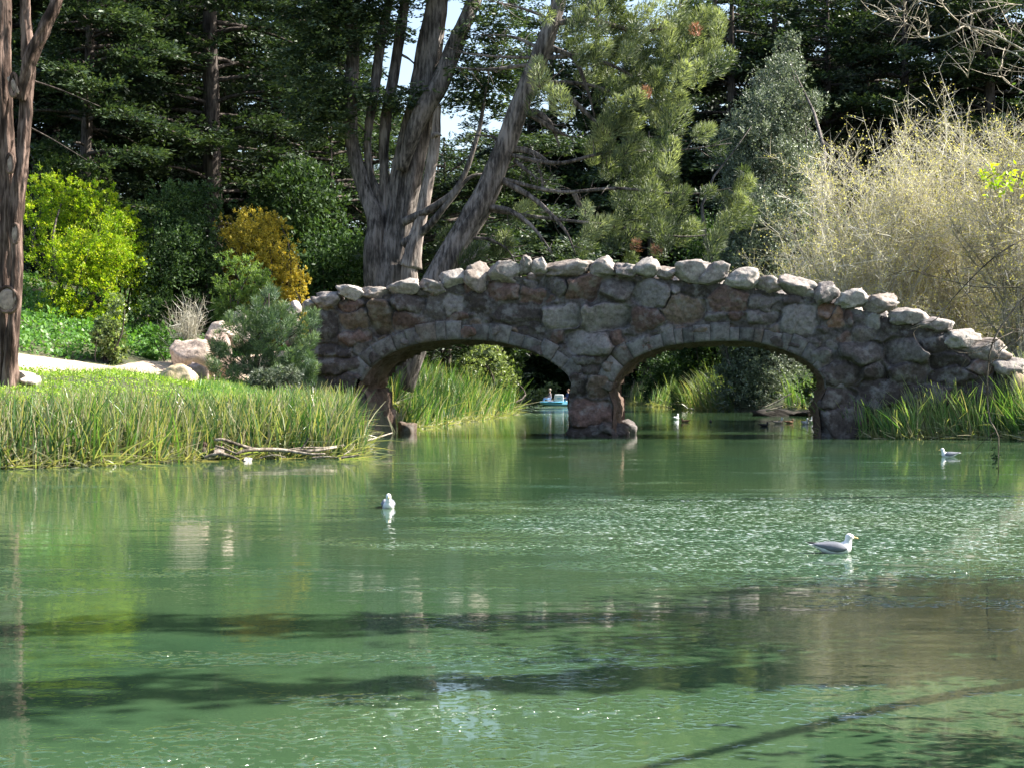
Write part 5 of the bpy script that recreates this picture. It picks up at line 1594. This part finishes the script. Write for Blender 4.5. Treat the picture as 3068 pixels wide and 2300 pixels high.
for k, (x0, y0, x1, y1, Y, lab) in enumerate([(590, 1318, 632, 1362, 42.4, 'dark brown stump among the left reeds beside the fallen branch'), (640, 1335, 672, 1362, 42.2, 'pale rounded stone at the root of the fallen branch'),
                                              (727, 1368, 755, 1382, 41.9, 'small pale stone in the water below the fallen branch')]):
    boulder(x0, y0, x1, y1, Y, [(.06, .04, .03), (.2, .165, .14), (.32, .3, .27)][k], 530 + k, lab, .25, sink=.08)
def mudbank():
    pts = [(2290, 1242, 97), (2400, 1225, 95), (2470, 1235, 92)]
    g = Geo()
    rock(g, (0, 0, 0), (2.4, 2.6, .75), 541, (.022, .019, .015), rough=.7, box=1)
    p = P(2400, 1240, 96)
    tag(g.build('mudbank', stone_mat('dark_mud', True, lich_amt=.25, lichen=(.08, .065, .05)), smooth=True, loc=(p[0], p[1], -.25)), 'low dark mudbank by the right abutment under the right arch', 'bank')
    root = thing('dead_branch', (p[0], p[1], .3), 'pale dead branch on the mudbank under the right arch', 'branch')
    b0 = np.array([p[0], p[1], .3])
    for q in ([(2285, 1222), (2320, 1208), (2350, 1190), (2372, 1178)], [(2295, 1230), (2330, 1222), (2345, 1216)], [(2430, 1200), (2460, 1210), (2475, 1225)]):
        g = Geo()
        tube(g, PP(q, 93.5) - b0, [.06, .05, .03], 6, 16, .1)
        g.build('limb', M_WOODP, root, smooth=True)
mudbank()
def far_trunk():
    p = P(2375, 1150, 112)
    z0 = gz(p[0], 112)
    root = thing('slim_tree', (p[0], 112, z0), 'slim bare brown trunk framed by the right side of the right arch', 'tree')
    g = Geo()
    tube(g, [(0, 0, -.3), (.05, 0, 2), (-.1, .1, 5), (.2, .1, 9)], [.34, .3, .24, .12], 10, 24, .1)
    g.build('trunk', M_BARKR, root, smooth=True)
    gc = Geo()
    clumps(gc, [(0, 0, 10, 2.5, 2.5, 1.8)], 14, .25, .4, np.random.default_rng(4), dens=.8, size=.25)
    gc.build('crown', M_OLIVE, root)
far_trunk()

# ------------------------------------------------------------------ birds
def remeshed(name, g, mat, voxel, parent=None, smooth_it=4):
    """fuse overlapping closed shells into one continuous skin"""
    o = g.build(name + '_raw', mat)
    m = o.modifiers.new('r', 'REMESH')
    m.mode = 'VOXEL'
    m.voxel_size = voxel
    s = o.modifiers.new('s', 'SMOOTH')
    s.factor = .5
    s.iterations = smooth_it
    dg = bpy.context.evaluated_depsgraph_get()
    me = bpy.data.meshes.new_from_object(o.evaluated_get(dg))
    old = o.data
    bpy.data.objects.remove(o)
    bpy.data.meshes.remove(old)
    me.name = name
    me.polygons.foreach_set('use_smooth', np.ones(len(me.polygons), bool))
    me.materials.clear()
    me.materials.append(mat)
    r = bpy.data.objects.new(name, me)
    COL.objects.link(r)
    r.parent = parent
    return r

def loft(g, secs, k=16):
    """secs: (x, z, half width, half height); closed loft along x"""
    a = np.arange(k) / k * 2 * math.pi
    V = [np.c_[np.full(k, x), np.cos(a) * wd, z + np.sin(a) * hh] for x, z, wd, hh in secs]
    n = len(secs)
    V = np.vstack(V + [np.array([[secs[0][0], 0, secs[0][1]], [secs[-1][0], 0, secs[-1][1]]])])
    i = np.arange(n - 1)[:, None] * k
    j = np.arange(k)[None]
    j2 = (j + 1) % k
    f = np.stack([i + j, i + k + j, i + k + j2, i + j2], -1).reshape(-1, 4)
    e = np.arange(k)
    e2 = (e + 1) % k
    f = np.vstack([f, np.stack([e, e2, np.full(k, n * k), np.full(k, n * k)], -1), np.stack([(n - 1) * k + e2, (n - 1) * k + e, np.full(k, n * k + 1), np.full(k, n * k + 1)], -1)])
    g.add(V, f)

M_WHITE = plain_mat('white_plumage', (.78, .78, .77), .8, .2, .04)
M_GWING = plain_mat('grey_wing_plumage', (.16, .17, .2), .75, .2, .12)
M_LWING = plain_mat('light_grey_wing_plumage', (.4, .42, .47), .75, .2, .1)
M_BLACK = plain_mat('black_plumage', (.02, .02, .022), .7, .3, .2)
M_BROWN = plain_mat('brown_plumage', (.2, .12, .07), .8, .2, .3)
M_PALEB = plain_mat('beige_plumage', (.5, .42, .33), .8, .2, .15)
M_BILL = plain_mat('yellow_bill', (.6, .42, .16), .4, .5, .1)
M_BILLD = plain_mat('dark_bill', (.06, .055, .05), .4, .5, .1)

def bird(name, body_m, wing_m, tail_m, bill_m, head_m=None, neck=.0, size=1.0):
    root = bpy.data.objects.new(name, None)
    root.empty_display_size = .2
    COL.objects.link(root)
    g = Geo()
    loft(g, [(-.30, .115, .012, .010), (-.24, .10, .05, .03), (-.16, .075, .085, .062), (-.05, .055, .105, .083), (.06, .052, .105, .085), (.14, .06, .085, .075), (.19, .075, .05, .05), (.205, .08, .01, .01)])
    tube(g, [(.10, 0, .08), (.155, 0, .13 + neck * .3), (.165, 0, .175 + neck * .8), (.175, 0, .20 + neck)], [.075, .055, .045, .045], 12, 12)
    hz = .215 + neck
    loft(g, [(.125, hz, .012, .012), (.14, hz + .003, .034, .034), (.175, hz + .004, .046, .047), (.21, hz - .002, .038, .038), (.235, hz - .008, .016, .018), (.242, hz - .01, .006, .006)], 14)
    remeshed('body', g, body_m, .009, root)
    if head_m:
        g = Geo()
        loft(g, [(.118, hz, .012, .012), (.137, hz + .003, .038, .038), (.175, hz + .004, .050, .051), (.21, hz - .002, .042, .042), (.237, hz - .008, .018, .02), (.243, hz - .01, .006, .006)], 14)
        tube(g, [(.16, 0, .135 + neck * .5), (.168, 0, .18 + neck * .8), (.175, 0, .2 + neck)], [.052, .05, .05], 12, 8)
        remeshed('head_plumage', g, head_m, .009, root)
    for sy in (-1, 1):
        g = Geo()
        # folded wing: a thick tapering shell hugging the flank
        V, k = [], 9
        secs = [(.13, .075, .012, .02), (.08, .088, .02, .052), (.0, .092, .022, .066), (-.09, .1, .02, .058), (-.18, .113, .016, .036), (-.27, .125, .010, .016), (-.325, .132, .004, .006)]
        a = np.arange(10) / 10 * 2 * math.pi
        for x, z, wd, hh in secs:
            yb = np.interp(x, [-.33, -.2, -.05, .06, .14], [.02, .066, .098, .098, .076])
            V.append(np.c_[np.full(10, x), sy * (yb + np.cos(a) * wd - np.clip(np.sin(a), 0, 1) * yb * .35), z + np.sin(a) * hh])
        n = len(secs)
        i = np.arange(n - 1)[:, None] * 10
        j = np.arange(10)[None]
        j2 = (j + 1) % 10
        f = np.stack([i + j, i + 10 + j, i + 10 + j2, i + j2], -1).reshape(-1, 4)
        g.add(np.vstack(V), f if sy < 0 else f[:, ::-1])
        g.build('wing', wing_m, root, smooth=True)
        g = Geo()
        rock(g, (.205, sy * .034, hz + .01), (.006, .006, .006), 1, (1, 1, 1), rough=0, box=1)
        g.build('eye', M_BLACK, root, smooth=True)
        g = Geo()
        tube(g, [(-.22, sy * .03, .128), (-.31, sy * .016, .142), (-.37, sy * .006, .152)], [.014, .012, .003], 6, 8)
        g.build('wing_tip', M_BLACK if tail_m is not M_BROWN else M_BROWN, root, smooth=True)
    g = Geo()
    loft(g, [(-.20, .1, .05, .02), (-.27, .115, .048, .012), (-.33, .122, .05, .007), (-.345, .123, .045, .003)], 10)
    g.build('tail', tail_m, root, smooth=True)
    g = Geo()
    tube(g, [(.232, 0, hz - .008), (.262, 0, hz - .012), (.285, 0, hz - .018), (.292, 0, hz - .026)], [.014, .011, .008, .002], 8, 12)
    g.build('bill', bill_m, root, smooth=True)
    return root

def put(root, x, y, heading, label, cat, group, sc=1.0):
    Y = F * CAMZ / (y - HY)
    X = (x - CX) / F * Y
    root.location = (X, Y, -.012)
    root.rotation_euler = (0, 0, math.radians(heading))
    root.scale = (sc, sc, sc)
    return tag(root, label, cat, group)
def dup(root):
    return copy_thing(root, (0, 0, 0))
GG = 'gulls floating on the lake'
gull = bird('gull', M_WHITE, M_GWING, M_WHITE, M_BILL)
g2 = dup(gull); g3 = dup(gull); g4 = dup(gull)
lgull = bird('gull', M_WHITE, M_LWING, M_WHITE, M_BILL, neck=.03)
lg2 = dup(lgull); lg3 = dup(lgull)
put(gull, 2503, 1655, 2, 'nearest gull, white with dark slate wings, swimming right on the glittering water', 'gull', GG, .92)
put(g3, 1163, 1520, -84, 'white gull alone on calm water left of centre, facing the camera', 'gull', GG, .95)
put(g4, 2842, 1367, 180, 'gull with grey wings swimming left in front of the right reeds', 'gull', GG, .92)
put(lgull, 2026, 1256, 60, 'small gull under the middle of the right arch, seen from behind', 'gull', GG, 1.1)
put(lg2, 2413, 1270, -70, 'paler breasted gull of the pair beside the right abutment', 'gull', GG, 1.05)
put(lg3, 2432, 1267, 75, 'upright gull with raised head behind the pale breasted one by the right abutment', 'gull', GG, 1.1)
put(g2, 2447, 1284, 160, 'lowest gull of the cluster close to the foot of the right abutment', 'gull', GG, .7)
duck = bird('duck', M_PALEB, M_PALEB, M_BLACK, M_BILLD, head_m=M_WHITE, neck=.06)
d2 = bird('duck', M_BROWN, M_BROWN, M_BROWN, M_BILLD)
d3 = dup(d2)
coot = bird('coot', M_BLACK, M_BLACK, M_BLACK, M_WHITE)
c2 = dup(coot)
GD = 'ducks under the right arch'
put(duck, 2333, 1268, 2, 'pale duck with a white upright neck under the right side of the right arch', 'duck', GD, .95)
put(d2, 2366, 1267, 10, 'reddish brown duck just behind the pale duck under the right arch', 'duck', GD, .85)
put(d3, 2052, 1264, 178, 'dull brown duck resting low near the gull under the right arch', 'duck', GD, .85)
put(coot, 2290, 1276, 0, 'dark coot in front of the pale duck under the right arch', 'coot', GD, .8)
put(c2, 2129, 1264, 90, 'tiny black coot alone under the middle of the right arch', 'coot', GD, .6)

# ------------------------------------------------------------------ pedal boat with two people
def skinned(name, joints, edges, mat, parent, sub=1):
    me = bpy.data.meshes.new(name + '_raw')
    me.from_pydata([j[:3] for j in joints], edges, [])
    o = bpy.data.objects.new(name + '_raw', me)
    COL.objects.link(o)
    m = o.modifiers.new('k', 'SKIN')
    m.use_smooth_shade = True
    for i, j in enumerate(joints):
        sv = me.skin_vertices[0].data[i]
        sv.radius = (j[3], j[4] if len(j) > 4 else j[3])
        sv.use_root = (i == 0)
    s = o.modifiers.new('s', 'SUBSURF')
    s.levels = sub
    dg = bpy.context.evaluated_depsgraph_get()
    out = bpy.data.meshes.new_from_object(o.evaluated_get(dg))
    bpy.data.objects.remove(o)
    bpy.data.meshes.remove(me)
    out.materials.clear()
    out.materials.append(mat)
    out.name = name
    r = bpy.data.objects.new(name, out)
    COL.objects.link(r)
    r.parent = parent
    return r

M_SKIN = plain_mat('skin', (.5, .32, .24), .6, .3, .05)

def person(loc, rz, label, top_c, leg_c, hair_c, mirror=1):
    """seated, facing local +x: hips at the origin, hands resting on the knees"""
    root = thing('person', loc, label, 'person', rz=rz)
    J = [(0, 0, .08, .13), (0, 0, .25, .13), (.0, 0, .42, .14, .11), (.01, 0, .53, .09), (.02, 0, .60, .05), (.03, 0, .67, .075), (.035, 0, .76, .09), (.03, 0, .83, .07)]
    E = [(i, i + 1) for i in range(7)]
    for sy in (-1, 1):
        n = len(J)
        J += [(.03, sy * .18, .50, .06), (.12, sy * .25, .28, .046), (.32, sy * .19, .18, .032), (.38, sy * .17, .17, .034)]
        E += [(2, n), (n, n + 1), (n + 1, n + 2), (n + 2, n + 3)]
        h = n + 3
        for k, (oy, L) in enumerate([(-.03, .075), (-.011, .085), (.009, .08), (.028, .062)]):
            m = len(J)
            J += [(.42, sy * .17 + oy, .168, .010), (.42 + L * .6, sy * .17 + oy * 1.2, .16, .009), (.42 + L, sy * .17 + oy * 1.2, .135, .008)]
            E += [(h, m), (m, m + 1), (m + 1, m + 2)]
        m = len(J)
        J += [(.39, sy * .17 - sy * .045, .165, .011), (.425, sy * .17 - sy * .06, .155, .009)]
        E += [(h, m), (m, m + 1)]
        n = len(J)
        J += [(.06, sy * .10, .06, .09), (.45, sy * .13, .13, .066), (.58, sy * .13, -.22, .05), (.68, sy * .14, -.26, .04), (.78, sy * .14, -.27, .032)]
        E += [(0, n), (n, n + 1), (n + 1, n + 2), (n + 2, n + 3), (n + 3, n + 4)]
    skinned('body', J, E, M_SKIN, root)
    # clothes: a little wider than the body
    T = [(0, 0, .02, .155), (0, 0, .25, .15), (0, 0, .43, .165, .135), (.01, 0, .545, .085)]
    TE = [(0, 1), (1, 2), (2, 3)]
    for sy in (-1, 1):
        n = len(T)
        T += [(.03, sy * .185, .50, .08), (.12, sy * .255, .28, .066), (.30, sy * .195, .185, .05)]
        TE += [(2, n), (n, n + 1), (n + 1, n + 2)]
    skinned('jacket', T, TE, plain_mat('jacket_cloth', top_c, .9, .1, .15), root)
    T, TE = [(0, 0, .05, .15)], []
    for sy in (-1, 1):
        n = len(T)
        T += [(.07, sy * .10, .06, .108), (.45, sy * .13, .135, .085), (.575, sy * .13, -.18, .068)]
        TE += [(0, n), (n, n + 1), (n + 1, n + 2)]
    skinned('trousers', T, TE, plain_mat('trouser_cloth', leg_c, .9, .1, .15), root)
    g = Geo()
    rock(g, (.01, 0, .80), (.105, .098, .10), 3, (1, 1, 1), rough=.08, box=.9)
    g.build('hair', plain_mat('hair', hair_c, .7, .3, .2), root, smooth=True)
    g = Geo()
    tube(g, [(.115, 0, .775), (.138, 0, .745), (.12, 0, .735)], [.012, .017, .012], 8, 8)
    g.build('nose', M_SKIN, root, smooth=True)
    for sy in (-1, 1):
        g = Geo()
        rock(g, (.112, sy * .033, .782), (.012, .015, .010), 1, (1, 1, 1), rough=0, box=1)
        g.build('eye', M_BLACK, root, smooth=True)
        g = Geo()
        rock(g, (.03, sy * .093, .76), (.02, .012, .032), 2, (1, 1, 1), rough=.05, box=.9)
        g.build('ear', M_SKIN, root, smooth=True)
    g = Geo()
    rock(g, (.115, 0, .706), (.012, .028, .007), 2, (1, 1, 1), rough=0, box=.9)
    g.build('mouth', plain_mat('lips', (.4, .17, .15), .6, .3, .05), root, smooth=True)
    return root

def pedal_boat():
    Y = 134.0
    p = P(1676, 1214, Y)
    root = thing('pedal_boat', (p[0], Y, 0), 'light blue pedal boat with a white console seen beside the middle pier', 'boat', rz=math.radians(186))
    mb = plain_mat('light_blue_fibreglass', (.22, .52, .66), .3, .5, .05)
    mw = plain_mat('white_fibreglass', (.72, .78, .8), .35, .5, .04)
    g = Geo()
    loft(g, [(-1.5, .2, .35, .10), (-1.42, .17, .6, .2), (-.9, .14, .72, .24), (0, .13, .76, .26), (.8, .15, .7, .24), (1.3, .2, .5, .18), (1.52, .25, .2, .08)], 20)
    g.build('hull', mb, root, smooth=True)
    g = Geo()
    q = np.array([(-1.48, -.45), (-1.0, -.72), (0, -.79), (.8, -.73), (1.35, -.5), (1.56, 0), (1.35, .5), (.8, .73), (0, .79), (-1.0, .72), (-1.48, .45), (-1.48, -.45)])
    tube(g, np.c_[q, np.full(len(q), .30)], [.06], 8, 70)
    g.build('gunwale', plain_mat('blue_rim', (.12, .42, .62), .35, .5, .05), root, smooth=True)
    def slab(name, c, hs, mat, box=.25):
        g = Geo()
        rock(g, (0, 0, 0), hs, 1, (1, 1, 1), rough=0, box=box)
        return g.build(name, mat, root, smooth=True, loc=c)
    slab('console', (.12, .62, .60), (.36, .13, .34), mw)
    slab('console_stripe', (.12, .755, .62), (.16, .012, .035), plain_mat('blue_mark', (.12, .35, .5), .4, .4, .05), .4)
    slab('seat', (-.75, 0, .36), (.3, .6, .08), mw)
    slab('seat', (.72, 0, .36), (.3, .6, .08), mw)
    slab('paddle_housing', (-.1, 0, .42), (.4, .35, .22), mb, .35)
    return root, p
_, bp = pedal_boat()
person((bp[0] - .75, 134.05, .5), math.radians(188), 'person in grey top and light blue trousers seated at the left of the pedal boat', (.17, .15, .16), (.28, .4, .62), (.4, .33, .26))
person((bp[0] + .72, 133.9, .48), math.radians(200), 'person in navy jacket seated at the right of the pedal boat, nearest the pier', (.025, .04, .1), (.03, .04, .08), (.12, .07, .05))
